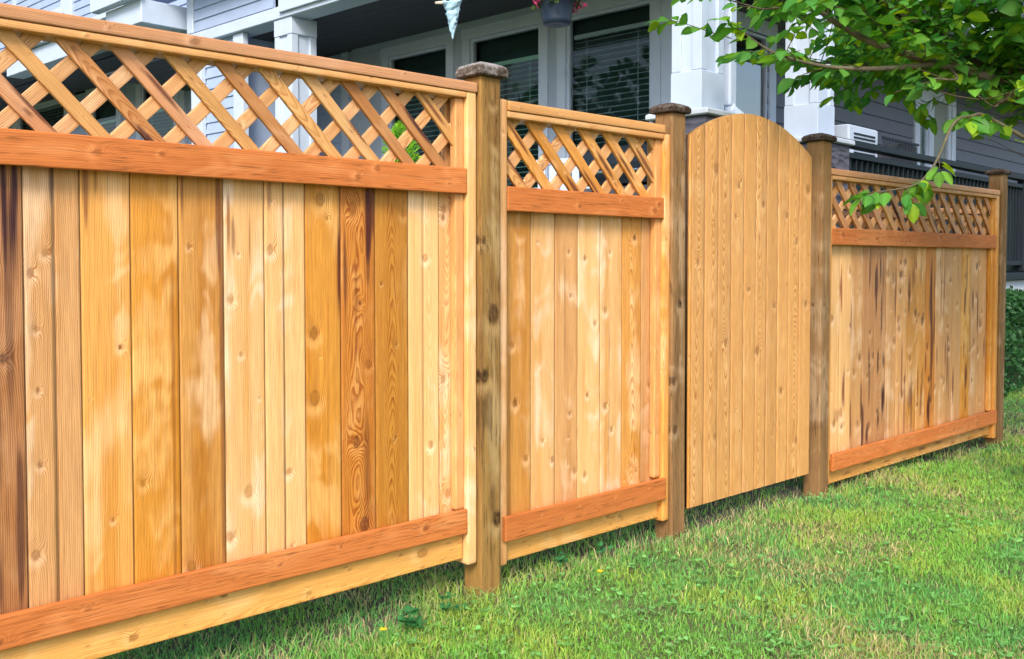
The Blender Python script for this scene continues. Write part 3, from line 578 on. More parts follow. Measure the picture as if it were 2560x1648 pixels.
post(3.238, -.0135, 0, 1.70, 57, 'post2', .122, .034, 'slightly leaning weathered post between the narrow panel and the gate',
     [(.05, .93, .019, 1.1), (.01, .62, .02, .9), (.02, .42, .02, .9), (.07, 1.3, .004, 1), (.05, 1.45, .003, 1)], rad(-.35))
post(4.420, -.0135, -.01, 1.688, 63, 'post2', .124, .032, 'weathered dark-capped post right of the gate, pale worn patch at its foot',
     [(.05, 1.27, .006, .6), (.03, .9, .008, .8)], 0)
post(6.715, -.0135, -.06, 1.668, 69, 'post2', .124, .030, 'farthest fence post at the right end of the fence, rounded dark cap', [(.05, 1.2, .008, .7)], 0)

# ------------------------------------------------------------------ ground and lawn
def gz(x, y):
    return -.020 - .018 * np.clip(x - 3.3, 0, 4.5) + .014 * fbm(x * 1.3 + 3, y * 1.3, 5, 3) - .02 * np.exp(-((y - D) / .10) ** 2)
xs = np.concatenate([np.linspace(-60, -3, 12), np.linspace(-2.5, 12, 240), np.linspace(13, 90, 14)]); ys = np.concatenate([np.linspace(-60, -7, 10), np.linspace(-6, 6, 200), np.linspace(7, 90, 14)])
GX, GY = np.meshgrid(xs, ys); V = np.stack([GX, GY, gz(GX, GY)], -1).reshape(-1, 3); n = len(xs)
I = np.arange(len(ys) - 1)[:, None] * n; J = np.arange(n - 1)[None]; Q = np.stack([I + J, I + J + 1, I + n + J + 1, I + n + J], -1).reshape(-1, 4)
def soil():
    m, t, p = newmat('lawn_soil'); L = t.links; tc = nd(t, 'ShaderNodeTexCoord')
    a = nd(t, 'ShaderNodeTexNoise'); a.inputs['Scale'].default_value = 5; a.inputs['Detail'].default_value = 8; L.new(tc.outputs['Object'], a.inputs['Vector'])
    r = nd(t, 'ShaderNodeValToRGB'); r.color_ramp.elements[0].position = .35; r.color_ramp.elements[0].color = (.075, .075, .035, 1); r.color_ramp.elements[1].position = .65; r.color_ramp.elements[1].color = (.12, .20, .045, 1)
    sx = nd(t, 'ShaderNodeSeparateXYZ'); L.new(tc.outputs['Object'], sx.inputs[0]); yy = mth(t, 'ADD', sx.outputs[1], mth(t, 'MULTIPLY', a.outputs['Fac'], .16))
    bare = mth(t, 'MULTIPLY', mrange(t, yy, D - .06, D + .05, 0, 1), mrange(t, yy, D + .35, D + .6, 1, 0))
    r2 = nd(t, 'ShaderNodeMix', data_type='RGBA'); L.new(bare, r2.inputs[0]); L.new(r.outputs[0], r2.inputs[6]); r2.inputs[7].default_value = (.085, .07, .048, 1)
    L.new(a.outputs['Fac'], r.inputs[0]); L.new(r2.outputs[2], p.inputs['Base Color']); p.inputs['Roughness'].default_value = 1
    b = nd(t, 'ShaderNodeTexNoise'); b.inputs['Scale'].default_value = 60; b.inputs['Detail'].default_value = 5; L.new(tc.outputs['Object'], b.inputs['Vector'])
    bp = nd(t, 'ShaderNodeBump'); bp.inputs['Distance'].default_value = .02; L.new(b.outputs['Fac'], bp.inputs['Height']); L.new(bp.outputs[0], p.inputs['Normal']); return m
g_ = big_mesh('ground', V, Q, np.zeros((0, 3), int), soil(), {}, None, True); tag(g_, kind='structure')

# low box standing for the brown soil strip behind the gate
mb = MB(); mb.box(3.30, 4.40, D + .05, D + 1.4, -.20, -.032, .006)
o = mb.build('soil_strip', paint('brown_soil', (.10, .085, .065), .9, var=.15, scale=8, bump=.3)); tag(o, kind='structure')

rng = np.random.RandomState(7)
def in_view(x, y, m=1.22):
    z = x * F0.x + y * F0.y; r = x * RT.x + y * RT.y
    return (z > .9) & (np.abs(r) < z * .5225 * m + .3)
def scatter(n, x0, x1, y0, y1):
    return rng.uniform(x0, x1, n), rng.uniform(y0, y1, n)
def grass_field():
    xs, ys = [], []
    N = 4200000
    x, y = scatter(N, .3, 15, -5.0, 6)
    dpt = x * F0.x + y * F0.y
    dens = np.clip((3.1 / np.maximum(dpt, 2.2)) ** 1.7, .05, 1.5) / 1.5
    keep = in_view(x, y) & (rng.uniform(size=N) < dens) & (dpt > 2.0)
    # behind the fence only where it can be seen past the last post
    keep &= (y < D + .75) | (x > 6.6)
    keep &= (y < D + .10) | (x > 6.6) | (rng.uniform(size=N) < .65)
    # sparse in the strip right under the boards
    und = np.exp(-((y - (D + .02)) / .07) ** 2)
    keep &= rng.uniform(size=N) > und * (.55 + .6 * fbm(x * 3, y * 3, 77, 2))
    keep &= ~((x > 3.33) & (x < 4.38) & (y > D + .16))
    x, y = x[keep], y[keep]
    pt = fbm(x * 1.1, y * 1.1, 31, 3); keep = rng.uniform(size=len(x)) < .88 + .4 * pt
    return x[keep], y[keep]
gx, gy = grass_field(); n = len(gx)
patch = fbm(gx * 1.6 + 9, gy * 1.6, 41, 3); patch2 = fbm(gx * 4.5, gy * 4.5, 43, 3); strw = fbm(gx * 2.2 + 30, gy * 2.2 + 4, 47, 3)
near = np.exp(-((gy - D) / .13) ** 2)
hgt = (.017 + .017 * rng.uniform(size=n) ** 1.5) * (1 + .55 * patch2) * (1 + .75 * near * (1 + fbm(gx * 5, gy * 5, 78, 2)))
tall = rng.uniform(size=n) < .012 + .05 * near; hgt = np.where(tall, hgt * 1.7, hgt)
wid = rng.uniform(.0017, .0034, n) * (1 + .12 * (gx * F0.x + gy * F0.y)); az = rng.uniform(0, 2 * np.pi, n)
lean = np.abs(rng.normal(.55, .35, n)); la = rng.uniform(0, 2 * np.pi, n)
bx, by = np.cos(az) * wid / 2, np.sin(az) * wid / 2; z0 = gz(gx, gy) - .002
mx_, my_ = gx + np.cos(la) * hgt * lean * .35, gy + np.sin(la) * hgt * lean * .35
tx_, ty_ = gx + np.cos(la) * hgt * lean * 1.1, gy + np.sin(la) * hgt * lean * 1.1
tz = z0 + hgt * (1 - .22 * lean); mz = z0 + hgt * .6
V = np.stack([np.stack([gx - bx, gy - by, z0], -1), np.stack([gx + bx, gy + by, z0], -1), np.stack([mx_ + bx * .85, my_ + by * .85, mz], -1), np.stack([mx_ - bx * .85, my_ - by * .85, mz], -1), np.stack([tx_, ty_, tz], -1)], 1).reshape(-1, 3)
i5 = np.arange(n) * 5; Q = np.stack([i5, i5 + 1, i5 + 2, i5 + 3], -1); T = np.stack([i5 + 3, i5 + 2, i5 + 4], -1)
cg = np.array([.215, .48, .085]); cy = np.array([.36, .52, .10]); cb = np.array([.15, .42, .12]); cs = np.array([.58, .52, .27])
k1 = sst(-.35, .45, patch)[:, None]; c = cb * (1 - k1) + cg * k1; k2 = sst(.0, .6, patch2 + .25 * rng.normal(size=n))[:, None]; c = c * (1 - k2) + cy * k2
k3 = (sst(.2, .55, strw + .2 * rng.normal(size=n)) * .6 + .035 > rng.uniform(size=n)) | (rng.uniform(size=n) < near * .30)
c = np.where(k3[:, None], cs * rng.uniform(.6, 1.1, (n, 1)), c) * rng.uniform(.8, 1.22, (n, 1))
c5 = np.repeat(np.concatenate([c, np.ones((n, 1))], 1), 5, axis=0)
o = big_mesh('grass', V, Q, T, M_GRASS, dict(col=c5)); tag(o, 'short mown green lawn with yellowish and straw patches', 'grass', kind='stuff')

# broad-leaved clover and plantain rosettes in the lawn
def leaflets(name, cx, cy, cz, size, colr, count, mat, up=.6):
    V = []; Fs = []; C = []; k = 0
    for x, y, z, s, c in zip(cx, cy, cz, size, colr):
        for q in range(count):
            a = rng.uniform(0, 6.283); el = rng.uniform(.1, up); L = s * rng.uniform(.7, 1.2); w = L * rng.uniform(.28, .42)
            d = np.array([math.cos(a) * math.cos(el), math.sin(a) * math.cos(el), math.sin(el)]); sd_ = np.array([-math.sin(a), math.cos(a), 0]); b = np.array([x, y, z])
            nrm = np.cross(d, sd_) * -1
            pts = [b, b + d * L * .35 + sd_ * w * .8 + nrm * .1 * w, b + d * L * .75 + sd_ * w * .75, b + d * L - np.array([0, 0, .12 * L]), b + d * L * .75 - sd_ * w * .75, b + d * L * .35 - sd_ * w * .8 + nrm * .1 * w, b + d * L * .55 - nrm * .12 * w]
            V += pts; Fs += [(k, k + 1, k + 6), (k + 1, k + 2, k + 6), (k + 2, k + 3, k + 6), (k + 3, k + 4, k + 6), (k + 4, k + 5, k + 6), (k + 5, k, k + 6)]; k += 7
            cc = np.array(c) * rng.uniform(.8, 1.2); C += [(*cc, 1)] * 7
    return big_mesh(name, np.array(V), np.zeros((0, 4), int), np.array(Fs), mat, dict(col=np.array(C)))
x, y = scatter(60000, .5, 9, -3.5, D - .06); dp = x * F0.x + y * F0.y
kk = in_view(x, y, 1.15) & (fbm(x * 2.3 + 7, y * 2.3, 61, 3) > .03) & (dp > 2.2) & (rng.uniform(size=len(x)) < .24 * np.clip(4 / dp, .2, 1)); x, y = x[kk], y[kk]
cc = [(.20 * q, .47 * q, .14 * q) for q in rng.uniform(.8, 1.2, len(x))]
o = leaflets('clover', x, y, gz(x, y) + rng.uniform(.010, .028, len(x)), rng.uniform(.008, .021, len(x)) * rng.uniform(.8, 1.25, len(x)), cc, 4, M_GRASS)
tag(o, 'broad-leaved clover and plantain growing through the lawn', 'clover', kind='stuff')
# single weeds
WG = 'weeds growing by the fence foot'
for (wx, wy, s, lab) in ((1.80, 2.33, .034, 'bright green clover plant in front of the long kick board'), (1.97, 2.36, .026, 'small weed clump beneath the right end of the long panel'),
                         (2.56, 2.43, .024, 'small leafy weed below the middle of the narrow panel'), (2.80, 2.43, .022, 'little weed below the right half of the narrow panel')):
    z = float(gz(np.array([wx]), np.array([wy]))[0]); px = rng.normal(wx, .02, 9); py = rng.normal(wy, .015, 9)
    o = leaflets('weed_plant', px, py, z + rng.uniform(.02, .07, 9), [s] * 9, [(.06, .24, .08)] * 9, 4, M_GRASS); tag(o, lab, 'weed', WG)
# buttercups
for (fx, fy, lab) in ((1.679, 2.311, 'yellow buttercup in the lawn near the bottom edge below the long panel'), (2.538, 2.223, 'tiny yellow buttercup in the lawn in front of the narrow panel')):
    t = tag(empty('buttercup', (fx, fy, float(gz(np.array([fx]), np.array([fy]))[0]))), lab, 'flower', 'yellow buttercups in the lawn')
    mb = MB(); mb.tube([(0, 0, 0), (.004, 0, .025), (.002, .002, .045)], [.0009] * 3, 5); mb.build('stem', paint('stem_green', (.08, .2, .04)), t)
    mb = MB()
    for k in range(5):
        a = k * 1.2566; c0 = Vector((.002, .002, .045)); d = Vector((math.cos(a), math.sin(a), .45)); e = Vector((-math.sin(a), math.cos(a), 0))
        mb.add([c0, c0 + d * .005 + e * .005, c0 + d * .011 + e * .003, c0 + d * .011 - e * .003, c0 + d * .005 - e * .005], [(0, 1, 2, 3, 4)])
    mb.build('petals', paint('petal_yellow', (.85, .48, .01), .4), t)

# ------------------------------------------------------------------ the house (local frame: X along its side wall, Y away along its front)
HS = tag(empty('house', (5.16, 3.78, 0), rad(3.0)), 'grey-blue sided house with white trimmed windows and a wrap-around porch behind the fence', 'house')
FX = 1.35; SY = 1.06; CZ = 3.42; DK = 1.0
def siding(mb, ax, c, u0, u1, z0, z1, ex, zref, sgn=-1, th=.014):
    """lap siding on plane axis=c, facing -axis; courses aligned on zref"""
    k0 = math.floor((z0 - zref) / ex); k1 = math.ceil((z1 - zref) / ex)
    for k in range(k0, k1):
        a = max(z0, zref + k * ex); b = min(z1, zref + (k + 1) * ex)
        if b - a < .004: continue
        pa = c - th * (1 - (a - (zref + k * ex)) / ex); pb = c - th * (1 - (b - (zref + k * ex)) / ex)
        P = [(pa, a), (pb, b), (c + .02, b), (c + .02, a)]
        vs = []
        for u in (u0, u1):
            for q, z in P: vs.append((q, u, z) if ax == 0 else (u, q, z))
        fs = [(0, 1, 5, 4), (0, 4, 7, 3), (1, 2, 6, 5), (0, 3, 2, 1), (4, 5, 6, 7)]
        if ax == 1: fs = [f[::-1] for f in fs]
        mb.add(vs, fs)
def pieces(u0, u1, z0, z1, ops):
    cut = sorted(set([u0, u1] + [q for o in ops for q in o[:2] if u0 < q < u1])); res = []
    for a, b in zip(cut[:-1], cut[1:]):
        m = (a + b) / 2; sp = [(z0, z1)]
        for o in ops:
            if o[0] <= m <= o[1]:
                ns = []
                for (p, q) in sp:
                    if o[2] > p: ns.append((p, min(q, o[2])))
                    if o[3] < q: ns.append((max(p, o[3]), q))
                sp = [s for s in ns if s[1] - s[0] > .005]
        for s in sp: res.append((a, b, *s))
    return res
def window(ax, c, u0, u1, z0, z1, blind, trim=.085, mull=None, mat=M_TRIM, sash=.03, bz=0.0, glass=M_GLASS):
    """u0..u1, z0..z1 = glass opening; plane axis=c faces -axis"""
    def B(mb, p0, p1, a, b, s, t, bv=.004): return mb.box(p0, p1, a, b, s, t, bv) if ax == 0 else mb.box(a, b, p0, p1, s, t, bv)
    m = MB(); tr = trim
    B(m, c - .030, c + .06, u0 - tr, u0, z0 - .02, z1); B(m, c - .030, c + .06, u1, u1 + tr, z0 - .02, z1)
    B(m, c - .034, c + .06, u0 - tr - .01, u1 + tr + .01, z1, z1 + tr * 1.1); B(m, c - .045, c + .06, u0 - tr - .02, u1 + tr + .02, z0 - tr, z0 - .021)
    f = m.build('window', mat, HS)
    m = MB(); s = sash
    B(m, c - .004, c + .05, u0, u0 + s, z0 - .02, z1 - .001, .002); B(m, c - .004, c + .05, u1 - s, u1, z0 - .02, z1 - .001, .002)
    B(m, c - .004, c + .05, u0 + s, u1 - s, z1 - s, z1 - .001, .002); B(m, c - .004, c + .05, u0 + s, u1 - s, z0 - .02, z0 + s, .002)
    if mull: B(m, c - .002, c + .048, mull - .016, mull + .016, z0 + s, z1 - s, .002)
    m.build('sash', mat, f)
    pc = c + .02; q4 = [(u0 + s, z0 + s), (u1 - s, z0 + s), (u1 - s, z1 - s), (u0 + s, z1 - s)]
    m = MB(); m.add([(pc, u, z) if ax == 0 else (u, pc, z) for u, z in q4], [(3, 2, 1, 0) if ax == 0 else (0, 1, 2, 3)]); m.build('pane', glass, f)
    if blind:
        m = MB(); pitch = .050; z = z0 + s + .01
        rr = random.Random(int(u0 * 100))
        while z < z1 - s - .04 - bz:
            d = .022; dz = .002 + rr.uniform(-.002, .003); a, b = u0 + s + .012, u1 - s - .012
            vs = [(c + .075 - d, z - dz), (c + .075, z + .003), (c + .075 + d, z + dz)]
            P = []
            for u in (a, b):
                for q, w_ in vs: P.append((q, u, w_) if ax == 0 else (u, q, w_))
            for u in (a, b):
                for q, w_ in vs: P.append((q, u, w_ + .002) if ax == 0 else (u, q, w_ + .002))
            m.add(P, [(0, 1, 4, 3), (1, 2, 5, 4), (6, 9, 10, 7), (7, 10, 11, 8), (0, 3, 9, 6), (2, 8, 11, 5)]); z += pitch
        B(m, c + .055, c + .095, u0 + s + .005, u1 - s - .005, z1 - s - .04 - bz, z1 - s - .003 - bz, .002)
        for u in (u0 + (u1 - u0) * .2, u1 - (u1 - u0) * .2): B(m, c + .052, c + .0535, u - .002, u + .002, z0 + s, z1 - s - .05 - bz, 0)
        m.build('blind', blind, f)
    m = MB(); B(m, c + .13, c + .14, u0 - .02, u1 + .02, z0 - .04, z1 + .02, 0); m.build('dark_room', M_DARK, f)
    return f
def part(mb, name, mat, par=None): return mb.build(name, mat, par or HS)

# front facade: windows near the corner
winsF = [(4.64 - .93, 4.62, 1.75, 3.26), (2.47, 3.38, 1.75, 3.26), (1.24, 2.16, 1.75, 3.26)]
winsF[0] = (3.71, 4.62, 1.75, 3.26)
farW = [(9.24, 10.22, 2.1, 3.66), (11.0, 11.9, 2.1, 3.66), (6.45, 7.25, 1.45, 3.10), (12.9, 14.9, 2.2, 3.75)]
m = MB()
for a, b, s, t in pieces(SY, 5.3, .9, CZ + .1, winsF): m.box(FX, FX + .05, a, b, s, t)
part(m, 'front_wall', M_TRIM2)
m = MB()
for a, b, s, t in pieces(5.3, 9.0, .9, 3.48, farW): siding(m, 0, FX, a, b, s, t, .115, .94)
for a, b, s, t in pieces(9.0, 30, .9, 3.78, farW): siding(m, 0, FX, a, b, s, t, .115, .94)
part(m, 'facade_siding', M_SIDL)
for (a, b, s, t), bl, bz in zip(winsF, (M_BLIND, M_BLIND, M_BLIND2), (.30, .22, .12)): window(0, FX, a, b, s, t, bl, trim=.10, bz=bz)
for (a, b, s, t) in farW[:2]: window(0, FX, a, b, s, t, M_BLIND, trim=.14, bz=.35)
window(0, FX, *farW[2], M_BLIND2, trim=.20); window(0, FX, *farW[3], M_BLIND2, trim=.22)
for y0_, y1_, zt_ in ((SY - .03, 1.135, CZ), (5.305, 5.42, CZ), (8.93, 9.08, 3.66), (7.72, 7.86, 3.4)):
    m = MB(); m.box(FX - .034, FX - .001 if y0_ < 2 else FX + .02, y0_, y1_, .95, zt_, .004); part(m, 'corner_board', M_TRIM)
# side wall
SY = 1.06; wD = (2.30, 2.92, 1.75, 3.18); wS = (6.54, 6.84, 1.3, 3.03)
m = MB()
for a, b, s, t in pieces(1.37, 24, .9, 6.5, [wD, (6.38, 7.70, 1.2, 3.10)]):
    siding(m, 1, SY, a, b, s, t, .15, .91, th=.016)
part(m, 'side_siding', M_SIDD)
window(1, SY, *wD, None, trim=.12, glass=M_MIRROR)
window(1, SY, *wS, M_BLIND, trim=.14)
m = MB(); m.box(7.0, 7.46, SY + .0, SY + .05, 1.3, 3.08, .004); part(m, 'door', paint('grey_green_door', (.20, .235, .225), .5))
m = MB(); m.box(7.47, 7.56, SY - .03, SY + .03, 1.2, 3.08, .004); m.box(7.575, 7.70, SY - .04, SY + .03, 1.2, 3.08, .004); m.box(6.995, 7.70, SY - .035, SY + .03, 3.085, 3.20, .004); part(m, 'door_frame', M_TRIM)
m = MB(); m.box(FX - .032, FX + .10, SY - .032, SY - .001, .95, CZ, .004)
part(m, 'corner_trim', M_TRIM)
# upper floor walls above the porch
m = MB(); siding(m, 0, -.11, 4.55, 6.02, 3.50, 6.5, .115, 3.50); siding(m, 0, .45, 6.25, 30, 3.80, 6.5, .115, 3.78); part(m, 'upper_siding', M_SIDL)
for bx in ((-.13, .0, 6.03, 6.16, 3.495, 6.5), (-.135, .1, 4.42, 4.545, 3.625, 6.5), (.41, .5, 8.35, 8.55, 3.96, 6.5), (.41, .5, 10.35, 10.6, 3.96, 6.5)):
    m = MB(); m.box(*bx, .006); part(m, 'upper_corner_board', M_TRIM)
# bay beside the far porch post
m = MB(); siding(m, 0, -.05, 5.32, 5.90, .9, 3.37, .115, .94); m.box(-.05, .6, 5.31, 5.33, .9, 3.37); part(m, 'bay_siding', M_SIDL)
m = MB(); m.box(-.09, -.02, 5.14, 5.318, .9, 3.372, .006); part(m, 'bay_trim', M_TRIM)
m = MB(); m.box(.46, .50, 10.75, 12.4, 4.72, 6.0); w_ = part(m, 'upper_window', M_DARK)
m = MB(); m.box(.42, .50, 10.62, 10.74, 4.6, 6.1, .004); m.box(.42, .50, 12.41, 12.53, 4.6, 6.1, .004); m.box(.42, .51, 10.745, 12.405, 4.6, 4.71, .004); m.build('upper_frame', M_TRIM, w_)
# beams, fascia and ceiling
m = MB(); m.box(-.13, .11, .18, 6.2, 3.375, 3.49, .006); m.box(-.16, -.131, .2, 4.40, 3.42, 3.62, .004); part(m, 'porch_beam', M_TRIM)
m = MB(); m.box(.16, 11, -.12, .10, 3.375, 3.49, .006); part(m, 'side_beam', M_TRIM)
m = MB(); m.box(-.15, .08, 7.05, 11.2, 3.70, 3.95, .006); m.box(-.6, .44, 6.22, 7.04, 3.56, 3.80, .006); part(m, 'far_beam', M_TRIM)
m = MB(); m.box(-.22, .0, 6.4, 12.5, 3.96, 4.02, .004); m.box(-.7, -.6, 6.18, 7.2, 3.80, 3.96, .004); m.box(-.45, -.13, 4.35, 7.2, 3.955, 4.0, .004); part(m, 'eave_trim', M_TRIM)
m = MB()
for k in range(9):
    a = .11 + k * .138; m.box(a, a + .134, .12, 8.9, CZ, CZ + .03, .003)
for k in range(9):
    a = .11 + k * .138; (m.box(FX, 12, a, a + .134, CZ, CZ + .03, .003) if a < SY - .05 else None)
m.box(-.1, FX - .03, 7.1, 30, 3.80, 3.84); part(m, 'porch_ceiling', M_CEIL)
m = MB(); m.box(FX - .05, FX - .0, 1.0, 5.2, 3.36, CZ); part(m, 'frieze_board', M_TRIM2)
# columns
def column(x0, x1, y0, y1, zb, zt, pier):
    m = MB(); i = .018
    m.box(x0 + i, x1 - i, y0 + i, y1 - i, zb + .1, zt - .1)
    cw = (x1 - x0) * .26
    for a in (x0, x1 - cw):
        for b in (y0, y1 - cw): m.box(a, a + cw, b, b + cw, zb + .26, zt - .16, .003)
    e = .004
    m.box(x0 - e, x1 + e, y0 - e, y1 + e, zb, zb + .258, .004); m.box(x0 - e, x1 + e, y0 - e, y1 + e, zt - .158, zt, .004)
    m.box(x0 - .03, x1 + .03, y0 - .03, y1 + .03, zt - .035, zt - .002, .004) if 0 else None
    c = part(m, 'column', M_TRIM)
    if pier:
        m = MB(); m.box(x0 - .09, x1 + .09, y0 - .09, y1 + .09, 0.2, zb - .041, .01); m.build('stone_pier', M_STONE, c)
        m = MB(); m.box(x0 - .12, x1 + .12, y0 - .12, y1 + .12, zb - .04, zb - .001, .008); m.build('pier_cap', M_FOUND, c)
    else:
        m = MB(); m.box(x0 - .02, x1 + .02, y0 - .02, y1 + .02, .9, zb - .001, .006); m.build('column_base', M_TRIM, c)
column(-.11, .155, -.16, .06, 2.035, 3.374, True)
column(1.56, 1.83, -.11, .16, 2.03, 3.374, True)
column(-.11, .17, 4.26, 4.54, 1.1, 3.374, False)
column(-.11, .08, 5.9, 6.12, 1.1, 3.374, False)
# downspout at the corner column
m = MB(); m.box(.215, .30, -.17, -.10, 2.10, 3.60, .012); m.box(.17, .35, -.10, -.08, 2.085, 2.125, .004); d = part(m, 'downspout', M_TRIM)
m = MB(); m.tube([(.257, -.135, 2.13), (.265, -.14, 2.085), (.30, -.16, 2.045), (.35, -.18, 2.015), (.375, -.19, 1.95)], [.036, .046, .050, .050, .045], 12); m.build('elbow', M_TRIM, d, )
# deck, foundation, railing
m = MB(); m.box(-.2, 24, -.12, FX, .90, DK - .02, .006); m.box(-.2, FX, FX, 30, .90, DK - .02, .006); part(m, 'porch_deck', M_BLACK)
m = MB(); m.box(-.12, 24, -.05, FX, -.4, .899); m.box(-.12, FX, FX, 30, -.4, .899); part(m, 'foundation', M_FOUND)
m = MB(); m.box(1.95, 11, -.05, .05, 2.03, 2.085, .006); m.box(1.95, 11, -.03, .03, 1.94, 1.985, .004); m.box(1.95, 11, -.03, .03, 1.06, 1.11, .004)
for x in (4.4, 6.9, 9.4): m.box(x - .05, x + .05, -.04, .04, DK, 2.029, .004)
R_ = part(m, 'railing', M_BLACK)
m = MB(); m.box(1.95, 11, .10, .115, DK, 1.97, .002); m.build('shade_backing', M_DARK, R_)  # added dark sheet, stands in for the porch shade behind the balusters
x = 2.03
while x < 10.9:
    if min(abs(x - q) for q in (4.4, 6.9, 9.4)) > .07:
        m = MB(); m.box(x - .010, x + .010, -.010, .010, 1.111, 1.939); m.build('baluster', M_BLACK, R_)
    x += .108
m = MB(); m.box(6.95, 7.5, -.075, -.04, 1.0, 1.05, .002); part(m, 'vent_cover', M_FOUND)
# body of the house, closed behind
m = MB(); m.box(FX + .16, 24, SY + .16, 30, -.3, 6.6); part(m, 'house_core', M_DARK)
m = MB(); m.box(-.5, 24.5, -.5, 30.5, 6.61, 6.8, .02); part(m, 'roof', M_CEIL)

# window blinds tilt wand and latch seen inside are left to the blinds
HM = Matrix.Translation((5.16, 3.78, 0)) @ Matrix.Rotation(rad(3), 4, 'Z')
def HW(x, y, z): return HM @ Vector((x, y, z))

# grill cage and white board on the deck
t = tag(empty('storage_box', HW(3.62, .55, DK)), 'white box with slotted lower front standing on the porch behind the black railing', 'box')
t.rotation_euler = (0, 0, rad(3))
m = MB(); m.box(-.34, .30, -.12, .15, 0, 1.36, .015); m.build('box_body', M_TRIM, t)
m = MB()
for k in range(6): m.box(-.24, .22, -.128, -.121, 1.10 + k * .035, 1.115 + k * .035)
m.build('slots', M_BLACK, t)
t = tag(empty('wire_crate', HW(4.25, .45, DK)), 'dark wire crate beside the white box on the porch', 'crate'); t.rotation_euler = (0, 0, rad(3))
m = MB()
for k in range(24): m.box(-.45 + k * .036, -.444 + k * .036, -.12, -.114, .9, 1.27)
m.box(-.46, .42, -.125, -.108, .89, .905); m.box(-.46, .42, -.125, -.108, 1.265, 1.285); m.build('wire_front', M_BLACK, t)
m = MB(); m.box(.0, .42, -.10, .14, .895, 1.26, .01); m.build('crate_body', M_CEIL, t)
m = MB(); m.box(-.44, .40, -.1, .14, 0, .888, .01); m.build('crate_stand', M_CEIL, t)

# hanging basket
PT = HW(.0, 1.115, 2.79)
t = tag(empty('hanging_basket', PT), 'slate blue plastic flower pot with pink blooms hanging from the porch beam', 'hanging pot')
m = MB(); m.lathe((0, 0, 0), [(.03, .012), (.075, .0), (.098, .008), (.103, .035), (.128, .19), (.142, .20), (.142, .225), (.12, .225), (.11, .20)], 32); m.build('pot', paint('slate_blue_plastic', (.018, .032, .065), .4, var=.03, spec=.5), t, True)
m = MB()
for a in (0, 2.1, 4.2): m.tube([(.13 * math.cos(a), .13 * math.sin(a), .22), (0, 0, .60)], [.002, .002], 5)
m.build('hanger', M_BLACK, t)
def blobs(name, n, c0, sp, size, col, par, mat, drop=0.0):
    V = []; Fs = []; C = []; k = 0
    for _ in range(n):
        a = rng.uniform(0, 6.28); r = sp * rng.uniform(.5, 1); p = np.array([c0[0] + r * math.cos(a), c0[1] + r * math.sin(a), c0[2] + rng.uniform(-drop, .08)])
        for q in range(5):
            d = rng.normal(size=3); d /= np.linalg.norm(d); e = np.cross(d, rng.normal(size=3)); e /= np.linalg.norm(e)
            s = size * rng.uniform(.6, 1.2); o_ = p + rng.normal(size=3) * size * .3
            V += [o_, o_ + d * s * .5 + e * s * .4, o_ + d * s, o_ + d * s * .5 - e * s * .4]; Fs += [(k, k + 1, k + 2, k + 3)]; k += 4; cc = np.array(col) * rng.uniform(.7, 1.25); C += [(*cc, 1)] * 4
    return big_mesh(name, np.array(V), np.array(Fs), np.zeros((0, 3), int), mat, dict(col=np.array(C)), par)
blobs('foliage', 130, (0, 0, .23), .17, .04, (.06, .11, .03), t, M_LEAF, .10); blobs('pink_flowers', 60, (0, 0, .22), .21, .034, (.80, .12, .28), t, M_LEAF, .08)

# hanging shell ornament
t = tag(empty('hanging_ornament', HW(.0, 2.2, 2.86)), 'pale blue and white cone ornament with a twig perch hanging under the porch roof', 'ornament')
m = MB(); prof = []
for k in range(15):
    z = k / 14 * .30; r = .004 + .070 * (z / .30) ** 1.0; prof.append((r * (1.05 if k % 2 else .97), z))
prof += [(.07, .33), (.05, .38), (.02, .41), (.004, .42)]
m.lathe((0, 0, 0), prof, 11)
vv = np.array(m.v); nz = fbm(vv[:, 0] * 70 + 3, vv[:, 2] * 60 + vv[:, 1] * 50, 3, 2); m.v = [tuple(p) for p in vv * np.stack([1 + .38 * nz, 1 + .38 * nz, 1 + 0 * nz], -1)]
m.build('shell_cone', paint('sky_blue_shell', (.42, .66, .86), .6, var=.2, scale=30, bump=.4), t)
m = MB(); m.tube([(-.02, .0, .285), (-.06, .085, .29), (-.07, .125, .295)], [.014, .013, .010], 8); m.build('perch', paint('driftwood', (.55, .50, .45), .7), t)
m = MB(); m.lathe((-.04, .0, .285), [(.005, .0), (.026, .004), (.03, .05), (.012, .06)], 12); m.build('opening', M_DARK, t)
m = MB(); m.tube([(0, 0, .41), (0.01, .03, .60)], [.002, .002], 5); m.build('cord', M_TWIG, t)

